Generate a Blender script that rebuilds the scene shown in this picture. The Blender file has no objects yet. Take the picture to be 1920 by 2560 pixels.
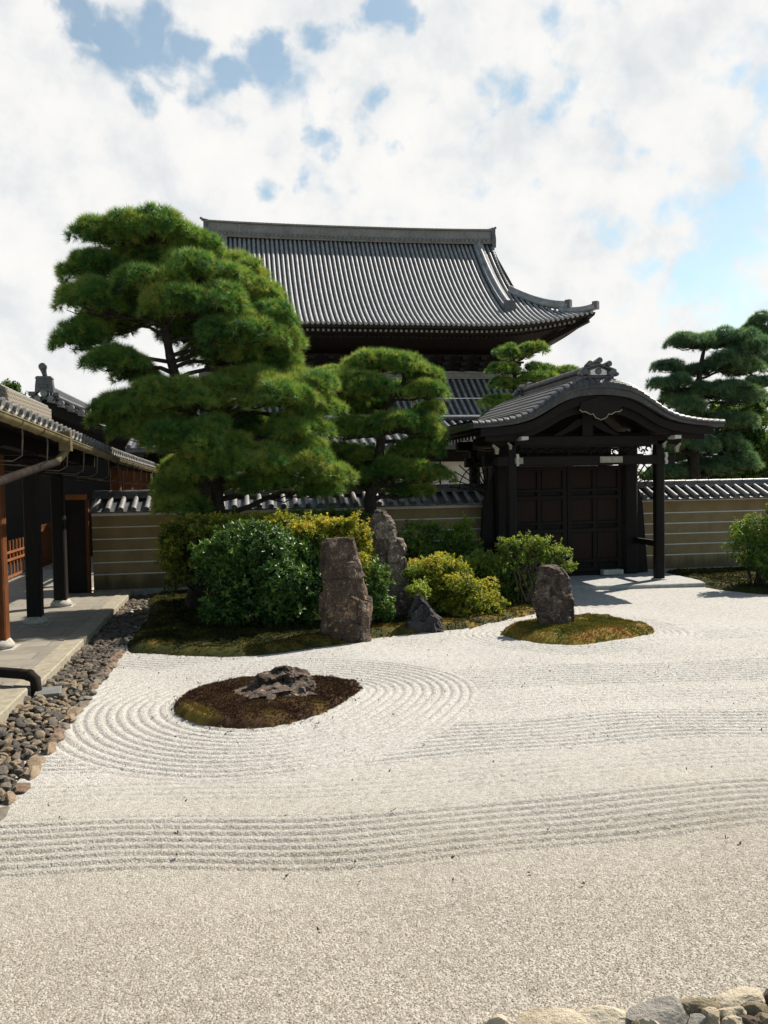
import bpy, math, random
import numpy as np
from math import sin, cos, pi, radians, sqrt, atan2, tan
from mathutils import Vector, Matrix, noise as mnoise

S = bpy.context.scene
COL = S.collection
rng = np.random.default_rng(7)
random.seed(7)

# ------------------------------------------------------------------ camera, sky, sun
F, YAW, PITCH, ROLL, EYE = 2070.0, radians(9.5), radians(2.35), radians(-1.0), 2.4
def _rx(a): return np.array([[1, 0, 0], [0, cos(a), -sin(a)], [0, sin(a), cos(a)]])
def _rz(a): return np.array([[cos(a), -sin(a), 0], [sin(a), cos(a), 0], [0, 0, 1]])
CR = _rz(-YAW) @ _rx(pi / 2 - PITCH) @ _rz(ROLL)
cam_data = bpy.data.cameras.new('camera')
cam_data.sensor_fit = 'VERTICAL'; cam_data.sensor_height = 24.0; cam_data.lens = 24.0 * F / 2560.0
cam_data.clip_start = 0.05; cam_data.clip_end = 3000
cam = bpy.data.objects.new('camera', cam_data); COL.objects.link(cam)
m4 = Matrix([list(CR[0]) + [0], list(CR[1]) + [0], list(CR[2]) + [EYE], [0, 0, 0, 1]])
cam.matrix_world = m4
S.camera = cam
KD = 1920 / 1659.0
def ray(x, y): return CR @ np.array([(x * KD - 960) / F, -(y * KD - 1280) / F, -1])
def at(x, y, Y):
    d = ray(x, y); return np.array([0, 0, EYE]) + d * Y / d[1]
def pxm(Y): return Y / cos(YAW) * KD / F       # metres per drawing pixel at depth Y

SUN_EL, SUN_AZ = radians(46), radians(29)      # azimuth from +X towards +Y
sun_dir = Vector((cos(SUN_EL) * cos(SUN_AZ), cos(SUN_EL) * sin(SUN_AZ), sin(SUN_EL)))
sd = bpy.data.lights.new('sun', 'SUN'); sd.energy = 5.0; sd.angle = radians(0.6); sd.color = (1.0, 0.92, 0.81)
so = bpy.data.objects.new('sun', sd); COL.objects.link(so)
so.rotation_euler = sun_dir.to_track_quat('Z', 'Y').to_euler(); so.location = (20, 10, 30)

S.view_settings.view_transform = 'Standard'; S.view_settings.look = 'None'
S.view_settings.exposure = 0.98; S.view_settings.gamma = 1.0; S.view_settings.use_curve_mapping = False

class NT:
    def __init__(s, tree): s.t = tree; s.n = tree.nodes; s.l = tree.links
    def add(s, typ, **kw):
        n = s.n.new(typ)
        for k, v in kw.items(): setattr(n, k, v)
        return n
    def link(s, a, b): s.l.new(a, b)
    def put(s, sock, v):
        if v is None: return
        if hasattr(v, 'is_linked') or isinstance(v, bpy.types.NodeSocket): s.link(v, sock)
        else:
            try: sock.default_value = v
            except Exception: sock.default_value = tuple(v) + (1,)
    def math(s, op, a, b=None, c=None, clamp=False):
        n = s.add('ShaderNodeMath', operation=op, use_clamp=clamp)
        s.put(n.inputs[0], a); s.put(n.inputs[1], b); s.put(n.inputs[2], c)
        return n.outputs[0]
    def vmath(s, op, a, b=None, scale=None):
        n = s.add('ShaderNodeVectorMath', operation=op)
        s.put(n.inputs[0], a); s.put(n.inputs[1], b)
        if scale is not None: s.put(n.inputs['Scale'], scale)
        return n.outputs['Value'] if op in ('DOT_PRODUCT', 'LENGTH') else n.outputs['Vector']
    def noise(s, vec, scale, detail=4, rough=0.55, dist=0.0, out='Fac'):
        n = s.add('ShaderNodeTexNoise'); s.put(n.inputs['Vector'], vec)
        n.inputs['Scale'].default_value = scale; n.inputs['Detail'].default_value = detail
        n.inputs['Roughness'].default_value = rough; n.inputs['Distortion'].default_value = dist
        return n.outputs['Fac' if out == 'Fac' else 'Color']
    def ramp(s, fac, stops, interp='LINEAR'):
        n = s.add('ShaderNodeValToRGB'); n.color_ramp.interpolation = interp
        e = n.color_ramp.elements
        while len(e) > 1: e.remove(e[0])
        e[0].position = stops[0][0]; e[0].color = tuple(stops[0][1]) + (1,)
        for p, c in stops[1:]:
            q = e.new(p); q.color = tuple(c) + (1,)
        s.link(fac, n.inputs[0]); return n.outputs[0]
    def maprange(s, v, a, b, c=0.0, d=1.0, smooth=True):
        n = s.add('ShaderNodeMapRange', interpolation_type='SMOOTHSTEP' if smooth else 'LINEAR')
        s.put(n.inputs[0], v); n.inputs[1].default_value = a; n.inputs[2].default_value = b
        n.inputs[3].default_value = c; n.inputs[4].default_value = d
        return n.outputs[0]
    def mix(s, fac, a, b, mode='MIX'):
        n = s.add('ShaderNodeMix', data_type='RGBA', blend_type=mode)
        s.put(n.inputs[0], fac); s.put(n.inputs[6], a); s.put(n.inputs[7], b)
        return n.outputs[2]

W = bpy.data.worlds.new('World'); S.world = W; W.use_nodes = True
nt = NT(W.node_tree); nt.n.clear()
sky = nt.add('ShaderNodeTexSky', sky_type='NISHITA'); sky.sun_disc = False
sky.sun_elevation = SUN_EL; sky.sun_rotation = pi / 2 - SUN_AZ
sky.air_density = 1.0; sky.dust_density = 0.8; sky.ozone_density = 1.2
bg_sky = nt.add('ShaderNodeBackground'); bg_sky.inputs[1].default_value = 0.066
nt.link(nt.mix(1.0, sky.outputs[0], (1.12, 1.22, 1.06, 1), 'MULTIPLY'), bg_sky.inputs[0])
vec = nt.add('ShaderNodeTexCoord').outputs['Generated']
vec = nt.vmath('NORMALIZE', vec)
# direction wobble so that the openings in the clouds get ragged edges
wob = nt.vmath('SUBTRACT', nt.noise(vec, 14, 5, 0.6, out='Color'), (0.5, 0.5, 0.5))
vd = nt.vmath('ADD', vec, nt.vmath('SCALE', wob, scale=0.075))
# openings of blue between the clouds (direction on the sky, angular radius)
OPEN = [(1000, 180, 330, .46), (1450, 230, 330, .46), (680, 210, 250, .42), (165, 25, 40, 1), (190, 70, 45, 1), (225, 60, 55, 1), (262, 92, 62, 1), (215, 150, 52, 1), (258, 178, 52, 1), (305, 205, 35, .8), (330, 95, 58, 1), (372, 122, 56, 1), (430, 140, 56, 1),
        (490, 150, 50, 1), (540, 126, 52, 1), (585, 112, 42, 1), (605, 88, 34, .8), (680, 84, 40, .8), (720, 60, 26, .6), (840, 14, 56, .95), (882, 32, 42, .9), (800, 20, 34, .7),
        (787, 214, 38, .9), (772, 250, 32, .85), (792, 286, 34, .85), (832, 316, 38, .8), (860, 332, 26, .65), (690, 190, 26, .6), (690, 310, 38, .85), (722, 330, 32, .75), (740, 236, 26, .6),
        (560, 414, 38, .9), (650, 405, 26, .6), (577, 440, 22, .6), (1065, 165, 48, .85), (1100, 172, 44, .8), (1132, 165, 30, .65), (1215, 225, 38, .85), (1236, 262, 26, .7), (1236, 50, 40, .7), (1210, 30, 32, .65),
        (1320, 310, 54, .85), (1362, 322, 42, .75), (1480, 105, 42, .75), (1542, 136, 62, .85), (1592, 152, 48, .8), (1642, 196, 42, .75), (1412, 120, 32, .6), (1622, 342, 46, .6),
        (1430, 450, 60, 0.57), (1500, 440, 62, 0.65), (1572, 470, 92, 0.68), (1642, 420, 62, 0.61), (1310, 516, 48, 0.53), (1400, 590, 82, 0.65), (1480, 602, 92, 0.68), (1580, 560, 112, 0.68), (1652, 620, 92, 0.68), (1300, 590, 42, 0.53), (1560, 652, 82, 0.65)]
acc = None
for (x, y, r, w) in OPEN:
    d = ray(x, y); d = d / np.linalg.norm(d)
    ang = r * KD / F
    dist = nt.vmath('LENGTH', nt.vmath('SUBTRACT', vd, tuple(d)))
    g = nt.maprange(dist, 0.10 * ang, 2.0 * ang, w * 0.95, 0.0)
    acc = g if acc is None else nt.math('MAXIMUM', acc, g)
sep = nt.add('ShaderNodeSeparateXYZ'); nt.link(vec, sep.inputs[0])
den = nt.math('ADD', nt.math('MAXIMUM', sep.outputs[2], 0.0), 0.50)
cb = nt.add('ShaderNodeCombineXYZ')
nt.link(nt.math('DIVIDE', sep.outputs[0], den), cb.inputs[0]); nt.link(nt.math('DIVIDE', sep.outputs[1], den), cb.inputs[1])
pl = cb.outputs[0]
n1 = nt.noise(vec, 8.0, 4, 0.5, 0.0)
n2 = nt.noise(vec, 24.0, 5, 0.52, 0.2)
cover = nt.math('SUBTRACT', nt.math('ADD', nt.math('MULTIPLY', n1, 0.90), nt.math('MULTIPLY', n2, 1.05)), nt.math('MULTIPLY', acc, 0.62))
# unseen clouds overhead and behind the viewer are thinned to weaken the fill light
thin = nt.math('MAXIMUM', nt.maprange(sep.outputs[2], 0.52, 0.70), nt.maprange(sep.outputs[1], 0.45, -0.05))
cover = nt.math('SUBTRACT', cover, nt.math('MULTIPLY', thin, 0.62))
mask = nt.maprange(cover, 0.36, 0.72)
mask = nt.math('MULTIPLY_ADD', mask, 0.84, 0.16)
mask = nt.math('SUBTRACT', mask, nt.math('MULTIPLY', thin, 0.10), clamp=True)
# cloud body: brighter tops, faint grey-blue bellies
shade = nt.noise(nt.vmath('ADD', vec, (3.7, 1.9, 0)), 15.0, 6, 0.58, 0.1)
ccol = nt.ramp(shade, [(0.30, (0.78, 0.81, 0.83)), (0.43, (0.87, 0.885, 0.89)), (0.53, (0.95, 0.945, 0.93)), (0.68, (1.0, 0.985, 0.955))])
bg_cloud = nt.add('ShaderNodeBackground'); bg_cloud.inputs[1].default_value = 0.50
nt.link(ccol, bg_cloud.inputs[0])
mixs = nt.add('ShaderNodeMixShader'); nt.link(mask, mixs.inputs[0]); nt.link(bg_sky.outputs[0], mixs.inputs[1]); nt.link(bg_cloud.outputs[0], mixs.inputs[2])
wo = nt.add('ShaderNodeOutputWorld'); nt.link(mixs.outputs[0], wo.inputs[0])

# ------------------------------------------------------------------ materials
def new_mat(name):
    m = bpy.data.materials.new(name); m.use_nodes = True
    t = NT(m.node_tree); t.n.clear()
    out = t.add('ShaderNodeOutputMaterial'); b = t.add('ShaderNodeBsdfPrincipled')
    t.link(b.outputs[0], out.inputs[0])
    return m, t, b, out
def pos(t): return t.add('ShaderNodeNewGeometry').outputs['Position']
def objc(t): return t.add('ShaderNodeTexCoord').outputs['Object']
def bump(t, b, h, strength=0.3, dist=0.02):
    n = t.add('ShaderNodeBump'); n.inputs['Strength'].default_value = strength; n.inputs['Distance'].default_value = dist
    t.link(h, n.inputs['Height']); t.link(n.outputs[0], b.inputs['Normal'])
def stretch(t, v, sc): return t.vmath('MULTIPLY', v, sc)

def mat_wood(name, dark, light, rough=0.65, sc=(6, 6, 0.8), bumps=0.25):
    m, t, b, _ = new_mat(name); p = pos(t)
    g = t.noise(stretch(t, p, sc), 5, 6, 0.65, 0.6)
    g2 = t.noise(p, 1.3, 3)
    c = t.ramp(t.math('ADD', t.math('MULTIPLY', g, 0.7), t.math('MULTIPLY', g2, 0.3)), [(0.32, dark), (0.68, light)])
    t.link(c, b.inputs['Base Color']); b.inputs['Roughness'].default_value = rough
    b.inputs['Specular IOR Level'].default_value = 0.15
    bump(t, b, g, bumps, 0.01); return m
def mat_plain(name, c1, c2, rough=0.7, scale=6, bumps=0.2, bd=0.01, spec=0.3, metal=0.0, det=6):
    m, t, b, _ = new_mat(name); p = pos(t)
    g = t.noise(p, scale, det, 0.62)
    t.link(t.ramp(g, [(0.3, c1), (0.7, c2)]), b.inputs['Base Color'])
    b.inputs['Roughness'].default_value = rough; b.inputs['Specular IOR Level'].default_value = spec
    b.inputs['Metallic'].default_value = metal
    bump(t, b, t.noise(p, scale * 5, 5), bumps, bd); return m
def mat_tile(name, c1, c2, c3, rough=0.5, scale=3.0, course=None, spec=0.4):
    m, t, b, _ = new_mat(name); p = pos(t)
    g = t.noise(p, scale, 6, 0.7); g2 = t.noise(p, scale * 9, 3, 0.6)
    v = t.math('ADD', t.math('MULTIPLY', g, 0.6), t.math('MULTIPLY', g2, 0.4))
    t.link(t.ramp(v, [(0.33, c1), (0.5, c2), (0.68, c3)]), b.inputs['Base Color'])
    b.inputs['Roughness'].default_value = rough; b.inputs['Specular IOR Level'].default_value = spec
    bump(t, b, g2, 0.35, 0.02); return m
def mat_leaf(name, stops, transl=0.35, rough=0.5, spec=0.35, noise_amt=0.25):
    m, t, b, out = new_mat(name)
    a = t.add('ShaderNodeAttribute'); a.attribute_name = 'tint'
    v = t.math('ADD', a.outputs['Fac'], t.math('MULTIPLY', t.math('SUBTRACT', t.noise(pos(t), 1.6, 3), 0.5), noise_amt * 2), clamp=True)
    c = t.ramp(v, stops)
    t.link(c, b.inputs['Base Color']); b.inputs['Roughness'].default_value = rough; b.inputs['Specular IOR Level'].default_value = spec
    tr = t.add('ShaderNodeBsdfTranslucent'); t.link(t.mix(0.5, c, t.mix(1.0, c, (1.5, 1.35, 0.5, 1), 'MULTIPLY')), tr.inputs[0])
    mx = t.add('ShaderNodeMixShader'); mx.inputs[0].default_value = transl
    t.link(b.outputs[0], mx.inputs[1]); t.link(tr.outputs[0], mx.inputs[2]); t.link(mx.outputs[0], out.inputs[0])
    return m
def mat_rock(name, c1, c2, c3, lichen=None, scale=3.0, rough=0.85):
    m, t, b, _ = new_mat(name); p = pos(t)
    g = t.noise(stretch(t, p, (1, 1, 0.7)), scale, 8, 0.68, 0.8); g2 = t.noise(p, scale * 7, 6, 0.7)
    v = t.math('ADD', t.math('MULTIPLY', g, 0.65), t.math('MULTIPLY', g2, 0.35))
    c = t.ramp(v, [(0.34, c1), (0.5, c2), (0.66, c3)])
    if lichen:
        k = t.maprange(t.noise(p, scale * 2.3, 7, 0.7, 0.4), 0.575, 0.635)
        c = t.mix(k, c, lichen + (1,))
        k2 = t.maprange(t.math('ADD', t.math('MULTIPLY', t.noise(p, scale * 9, 5, 0.7), 0.7), t.math('MULTIPLY', g, 0.3)), 0.565, 0.61, 0.0, 0.7)
        c = t.mix(k2, c, (0.34, 0.32, 0.27, 1))
    t.link(c, b.inputs['Base Color']); b.inputs['Roughness'].default_value = rough; b.inputs['Specular IOR Level'].default_value = 0.25
    g3 = t.noise(p, scale * 22, 4, 0.7)
    bump(t, b, t.math('ADD', t.math('ADD', g, g2), t.math('MULTIPLY', g3, 0.5)), 0.9, 0.035); return m

M = {}
M['wood'] = mat_wood('dark weathered timber', (0.0045, 0.0038, 0.0040), (0.014, 0.0105, 0.0095))
M['woodx'] = mat_wood('dark timber along', (0.0045, 0.0038, 0.0040), (0.014, 0.0105, 0.0095), sc=(0.8, 6, 6))
M['redwood'] = mat_wood('brown and sunlit cedar', (0.030, 0.011, 0.005), (0.15, 0.048, 0.014), sc=(9, 9, 0.9))
M['panelwood'] = mat_wood('brown door panel', (0.008, 0.0045, 0.0038), (0.024, 0.012, 0.009), sc=(14, 14, 0.8))
M['orangewood'] = mat_wood('orange fence wood', (0.12, 0.042, 0.016), (0.26, 0.10, 0.035))
M['halltile'] = mat_tile('hall roof tile', (0.095, 0.098, 0.106), (0.21, 0.212, 0.218), (0.37, 0.365, 0.36), 0.6, 2.2)
M['hallpan'] = mat_tile('hall pan tile', (0.020, 0.019, 0.020), (0.040, 0.037, 0.036), (0.078, 0.071, 0.066), 0.7, 3.0)
M['hallridge'] = mat_tile('hall ridge', (0.095, 0.093, 0.092), (0.16, 0.155, 0.152), (0.225, 0.218, 0.21), 0.7, 1.5)
M['walltile'] = mat_tile('wall tile', (0.032, 0.034, 0.038), (0.07, 0.072, 0.078), (0.15, 0.148, 0.148), 0.42, 5)
M['rolltile'] = mat_tile('roll tile', (0.06, 0.06, 0.064), (0.14, 0.138, 0.137), (0.26, 0.248, 0.235), 0.5, 5)
M['corrtile'] = mat_tile('corridor tile', (0.05, 0.05, 0.053), (0.12, 0.117, 0.112), (0.26, 0.24, 0.20), 0.5, 6)
M['gateroof'] = mat_tile('gate roof tile', (0.022, 0.021, 0.023), (0.055, 0.051, 0.050), (0.115, 0.105, 0.096), 0.55, 4)
M['gatelip'] = mat_tile('gate roof edge', (0.018, 0.017, 0.019), (0.036, 0.034, 0.037), (0.068, 0.080, 0.078), 0.5, 3)
M['ornament'] = mat_tile('ornament tile', (0.03, 0.031, 0.036), (0.07, 0.072, 0.08), (0.14, 0.14, 0.145), 0.45, 7)
M['white'] = mat_plain('white plaster', (0.55, 0.545, 0.52), (0.70, 0.69, 0.665), 0.85, 4, 0.1)
M['whitepaint'] = mat_plain('white painted timber end', (0.34, 0.335, 0.31), (0.50, 0.49, 0.46), 0.7, 14, 0.1)
M['plate'] = mat_plain('pale metal plate', (0.20, 0.19, 0.15), (0.32, 0.305, 0.25), 0.6, 16, 0.1)
M['copper'] = mat_plain('patinated gutter', (0.075, 0.063, 0.032), (0.18, 0.150, 0.080), 0.6, 5, 0.15, spec=0.15)
M['pipe'] = mat_plain('dark brown pipe', (0.010, 0.008, 0.007), (0.026, 0.020, 0.017), 0.85, 9, 0.1, spec=0.05)
M['iron'] = mat_plain('dark iron strap', (0.05, 0.05, 0.045), (0.12, 0.11, 0.09), 0.5, 20, 0.1, metal=0.5)
M['curb'] = mat_plain('granite curb', (0.17, 0.152, 0.112), (0.29, 0.262, 0.20), 0.85, 12, 0.4)
M['stonebase'] = mat_plain('granite base', (0.22, 0.205, 0.18), (0.40, 0.375, 0.33), 0.85, 15, 0.4)
M['step'] = mat_plain('granite step', (0.20, 0.205, 0.20), (0.34, 0.34, 0.325), 0.85, 10, 0.3)
M['slate'] = mat_plain('slate slab', (0.10, 0.105, 0.105), (0.16, 0.165, 0.16), 0.6, 6, 0.2)
M['bark'] = mat_rock('pine bark', (0.012, 0.010, 0.009), (0.035, 0.028, 0.023), (0.075, 0.062, 0.052), scale=7)
M['barkbright'] = mat_rock('shrub bark', (0.05, 0.038, 0.025), (0.10, 0.08, 0.055), (0.16, 0.135, 0.10), scale=9)
M['pine'] = mat_leaf('pine needles', [(0.0, (0.016, 0.058, 0.026)), (0.38, (0.050, 0.150, 0.038)), (0.70, (0.15, 0.270, 0.048)), (1.0, (0.31, 0.32, 0.075))], 0.36, 0.5, 0.35, 0.35)
M['pinefar'] = mat_leaf('pine needles bluish', [(0.0, (0.024, 0.070, 0.050)), (0.5, (0.065, 0.150, 0.085)), (1.0, (0.18, 0.25, 0.095))], 0.42, 0.55, 0.3, 0.35)
M['glossy'] = mat_leaf('glossy camellia leaves', [(0.0, (0.010, 0.030, 0.009)), (0.5, (0.038, 0.098, 0.022)), (1.0, (0.135, 0.220, 0.036))], 0.20, 0.42, 0.30)
M['azalea'] = mat_leaf('green azalea leaves', [(0.0, (0.016, 0.046, 0.014)), (0.5, (0.065, 0.140, 0.026)), (1.0, (0.25, 0.31, 0.045))], 0.42, 0.5)
M['yellowleaf'] = mat_leaf('yellow green leaves', [(0.0, (0.050, 0.090, 0.014)), (0.45, (0.22, 0.25, 0.028)), (0.85, (0.45, 0.40, 0.045)), (1.0, (0.42, 0.20, 0.05))], 0.48, 0.5)
M['maple'] = mat_leaf('layered maple leaves', [(0.0, (0.025, 0.055, 0.012)), (0.5, (0.10, 0.15, 0.022)), (1.0, (0.38, 0.36, 0.036))], 0.4, 0.5)
M['mossgreen'] = mat_leaf('green moss', [(0.0, (0.013, 0.017, 0.006)), (0.5, (0.042, 0.045, 0.011)), (0.76, (0.15, 0.105, 0.020)), (1.0, (0.20, 0.10, 0.026))], 0.15, 0.8, 0.1, 0.55)
M['mossgold'] = mat_leaf('golden green moss', [(0.0, (0.028, 0.034, 0.009)), (0.4, (0.085, 0.100, 0.018)), (0.7, (0.20, 0.15, 0.028)), (1.0, (0.24, 0.12, 0.034))], 0.15, 0.8, 0.1, 0.55)
M['mossbrown'] = mat_leaf('red brown moss', [(0.0, (0.026, 0.014, 0.009)), (0.55, (0.062, 0.033, 0.019)), (0.8, (0.105, 0.065, 0.022)), (1.0, (0.17, 0.13, 0.028))], 0.1, 0.85, 0.1, 0.45)
M['rockA'] = mat_rock('brown standing rock', (0.026, 0.018, 0.014), (0.070, 0.048, 0.036), (0.17, 0.118, 0.082), (0.30, 0.185, 0.09), 3.4)
M['rockB'] = mat_rock('pale topped rock', (0.045, 0.034, 0.030), (0.12, 0.09, 0.072), (0.34, 0.29, 0.23), (0.44, 0.40, 0.33), 4.2)
M['rockC'] = mat_rock('dark blue rock', (0.022, 0.021, 0.024), (0.045, 0.042, 0.046), (0.10, 0.094, 0.092), None, 5)
M['rockD'] = mat_rock('purple brown rock', (0.030, 0.022, 0.019), (0.088, 0.064, 0.052), (0.22, 0.165, 0.125), (0.33, 0.25, 0.17), 4.8)
M['rockE'] = mat_rock('craggy low rock', (0.030, 0.021, 0.018), (0.085, 0.060, 0.047), (0.22, 0.165, 0.125), (0.34, 0.25, 0.17), 6)
M['peb0'] = mat_rock('grey river stone', (0.10, 0.086, 0.068), (0.19, 0.165, 0.132), (0.29, 0.255, 0.205), None, 9)
M['peb1'] = mat_rock('tan river stone', (0.15, 0.11, 0.070), (0.27, 0.205, 0.135), (0.40, 0.325, 0.235), None, 9)
M['peb2'] = mat_rock('dark river stone', (0.045, 0.040, 0.035), (0.088, 0.078, 0.068), (0.15, 0.135, 0.115), None, 9)
M['pebmix'] = mat_rock('mixed tan pebbles', (0.06, 0.052, 0.045), (0.14, 0.112, 0.082), (0.27, 0.21, 0.15), None, 5)
M['edge'] = mat_rock('brown edging stone', (0.10, 0.065, 0.045), (0.19, 0.13, 0.092), (0.30, 0.22, 0.16), None, 6)
M['palestone'] = mat_rock('cream stone', (0.34, 0.27, 0.18), (0.52, 0.44, 0.32), (0.66, 0.59, 0.48), None, 5)
M['greystone'] = mat_rock('smooth grey stone', (0.17, 0.155, 0.135), (0.24, 0.222, 0.195), (0.31, 0.29, 0.255), None, 4)
M['olivestone'] = mat_rock('olive brown stone', (0.13, 0.105, 0.065), (0.23, 0.19, 0.12), (0.34, 0.29, 0.20), None, 5)
M['darkstone'] = mat_rock('dark brown stone', (0.06, 0.045, 0.032), (0.11, 0.082, 0.058), (0.17, 0.13, 0.095), None, 5)

# ochre wall with its painted lines is built as geometry (second slot)
m, t, b, _ = new_mat('ochre plaster'); p = pos(t)
g = t.noise(p, 1.6, 7, 0.65); st_ = t.noise(stretch(t, p, (2.4, 2.4, 0.5)), 1.5, 7, 0.7)
c = t.ramp(t.math('ADD', t.math('MULTIPLY', g, 0.7), t.math('MULTIPLY', st_, 0.3)), [(0.32, (0.180, 0.128, 0.066)), (0.5, (0.250, 0.183, 0.098)), (0.68, (0.300, 0.226, 0.128))])
spz = t.add('ShaderNodeSeparateXYZ'); t.link(p, spz.inputs[0])
low = t.maprange(t.math('ADD', spz.outputs[2], t.math('MULTIPLY', t.math('SUBTRACT', st_, 0.5), 0.9)), 0.12, 0.52, 0.75, 0.0)
t.link(t.mix(low, c, (0.075, 0.06, 0.040, 1)), b.inputs['Base Color']); b.inputs['Roughness'].default_value = 0.92; b.inputs['Specular IOR Level'].default_value = 0.1
bump(t, b, t.noise(p, 30, 5), 0.15, 0.01); M['ochre'] = m

# gravel sheet
m, t, b, _ = new_mat('raked gravel'); p = pos(t)
vo = t.add('ShaderNodeTexVoronoi'); vo.inputs['Scale'].default_value = 75; t.link(p, vo.inputs['Vector'])
vb = t.add('ShaderNodeTexVoronoi'); vb.inputs['Scale'].default_value = 30; t.link(p, vb.inputs['Vector'])
sp = t.add('ShaderNodeSeparateColor'); t.link(vo.outputs['Color'], sp.inputs[0])
sp2 = t.add('ShaderNodeSeparateColor'); t.link(vb.outputs['Color'], sp2.inputs[0])
big = t.noise(p, 0.8, 4)
v = t.math('ADD', t.math('ADD', t.math('MULTIPLY', sp.outputs[0], 0.45), t.math('MULTIPLY', sp2.outputs[1], 0.40)), t.math('MULTIPLY', big, 0.25))
gcol = t.ramp(v, [(0.0, (0.125, 0.113, 0.099)), (0.22, (0.237, 0.227, 0.207)), (0.5, (0.329, 0.320, 0.300)), (1.0, (0.409, 0.399, 0.378))])
spy = t.add('ShaderNodeSeparateXYZ'); t.link(p, spy.inputs[0])
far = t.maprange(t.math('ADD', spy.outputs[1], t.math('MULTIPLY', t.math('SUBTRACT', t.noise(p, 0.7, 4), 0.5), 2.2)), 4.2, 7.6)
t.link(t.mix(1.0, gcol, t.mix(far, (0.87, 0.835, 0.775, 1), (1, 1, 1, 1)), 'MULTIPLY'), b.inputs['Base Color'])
b.inputs['Roughness'].default_value = 0.95; b.inputs['Specular IOR Level'].default_value = 0.15
hh = t.math('ADD', t.math('MULTIPLY', vo.outputs['Distance'], -1.0), t.math('MULTIPLY', vb.outputs['Distance'], -0.8))
bump(t, b, hh, 0.5, 0.015); M['gravel'] = m
m, t, b, _ = new_mat('gravel grain'); a = t.add('ShaderNodeAttribute'); a.attribute_name = 'tint'
t.link(t.ramp(a.outputs['Fac'], [(0.0, (0.070, 0.058, 0.043)), (0.10, (0.178, 0.152, 0.116)), (0.42, (0.300, 0.274, 0.234)), (1.0, (0.466, 0.455, 0.428))]), b.inputs['Base Color'])
b.inputs['Roughness'].default_value = 0.9; b.inputs['Specular IOR Level'].default_value = 0.2; M['grain'] = m
m, t, b, _ = new_mat('ground soil'); p = pos(t)
t.link(t.ramp(t.noise(p, 3, 6), [(0.3, (0.30, 0.26, 0.20)), (0.7, (0.46, 0.42, 0.35))]), b.inputs['Base Color']); b.inputs['Roughness'].default_value = 1
M['soil'] = m
m, t, b, _ = new_mat('corridor paving'); p = pos(t)
br = t.add('ShaderNodeTexBrick'); t.link(p, br.inputs['Vector']); br.inputs['Scale'].default_value = 1.0
br.inputs['Brick Width'].default_value = 1.4; br.inputs['Row Height'].default_value = 0.42; br.inputs['Mortar Size'].default_value = 0.006
br.inputs['Color1'].default_value = (0.195, 0.18, 0.150, 1); br.inputs['Color2'].default_value = (0.235, 0.217, 0.182, 1); br.inputs['Mortar'].default_value = (0.06, 0.055, 0.05, 1)
g = t.noise(p, 5, 6)
t.link(t.mix(1.0, br.outputs['Color'], t.ramp(g, [(0.3, (0.75, 0.75, 0.75)), (0.7, (1.05, 1.03, 1.0))]), 'MULTIPLY'), b.inputs['Base Color'])
b.inputs['Roughness'].default_value = 0.6; bump(t, b, t.math('SUBTRACT', g, t.math('MULTIPLY', br.outputs['Fac'], 2.0)), 0.2, 0.01); M['paving'] = m
# ridge with net pattern (pierced tile courses)
m, t, b, _ = new_mat('net pattern ridge'); p = pos(t)
spx = t.add('ShaderNodeSeparateXYZ'); t.link(p, spx.inputs[0])
wv = t.math('ABSOLUTE', t.math('SINE', t.math('MULTIPLY', spx.outputs[1], 2 * pi / 0.20)))
row = t.math('FRACT', t.math('DIVIDE', spx.outputs[2], 0.075))
cell = t.maprange(t.math('ABSOLUTE', t.math('SUBTRACT', row, t.math('MULTIPLY', wv, 0.8))), 0.06, 0.22)
t.link(t.ramp(cell, [(0.0, (0.42, 0.37, 0.27)), (1.0, (0.07, 0.06, 0.05))]), b.inputs['Base Color']); b.inputs['Roughness'].default_value = 0.8
bump(t, b, cell, 0.5, -0.02); M['netridge'] = m

# ------------------------------------------------------------------ object helpers
ORG = {}
def props(o, label=None, cat=None, group=None, kind=None):
    if label: o['label'] = label
    if cat: o['category'] = cat
    if group: o['group'] = group
    if kind: o['kind'] = kind
    return o
def thing(name, label, cat, loc=(0, 0, 0), group=None):
    o = bpy.data.objects.new(name, None); COL.objects.link(o); o.location = loc; o.empty_display_size = 0.2
    ORG[o.name] = Vector(loc); return props(o, label, cat, group)
def link(name, me, parent=None, origin=None):
    o = bpy.data.objects.new(name, me); COL.objects.link(o)
    if parent is not None:
        o.parent = parent; ORG[o.name] = ORG[parent.name]
    else:
        o.location = origin or (0, 0, 0); ORG[o.name] = Vector(origin or (0, 0, 0))
    return o
def off(parent, origin):
    if parent is not None: return ORG[parent.name]
    return Vector(origin or (0, 0, 0))
def npmesh(name, V, Fc, mat, parent=None, tint=None, smooth=False, origin=None):
    V = np.asarray(V, dtype=np.float32).reshape(-1, 3) - np.array(off(parent, origin), dtype=np.float32)
    Fc = np.asarray(Fc, dtype=np.int32); k = Fc.shape[1]; n = len(Fc)
    me = bpy.data.meshes.new(name)
    me.vertices.add(len(V)); me.vertices.foreach_set('co', V.ravel())
    me.loops.add(n * k); me.loops.foreach_set('vertex_index', Fc.ravel())
    me.polygons.add(n); me.polygons.foreach_set('loop_start', np.arange(0, n * k, k, dtype=np.int32))
    try: me.polygons.foreach_set('loop_total', np.full(n, k, dtype=np.int32))
    except Exception: pass
    if smooth: me.polygons.foreach_set('use_smooth', np.ones(n, dtype=bool))
    me.update(calc_edges=True)
    if tint is not None:
        a = me.attributes.new('tint', 'FLOAT', 'POINT'); a.data.foreach_set('value', np.asarray(tint, dtype=np.float32))
    me.materials.append(mat)
    return link(name, me, parent, origin)

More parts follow.
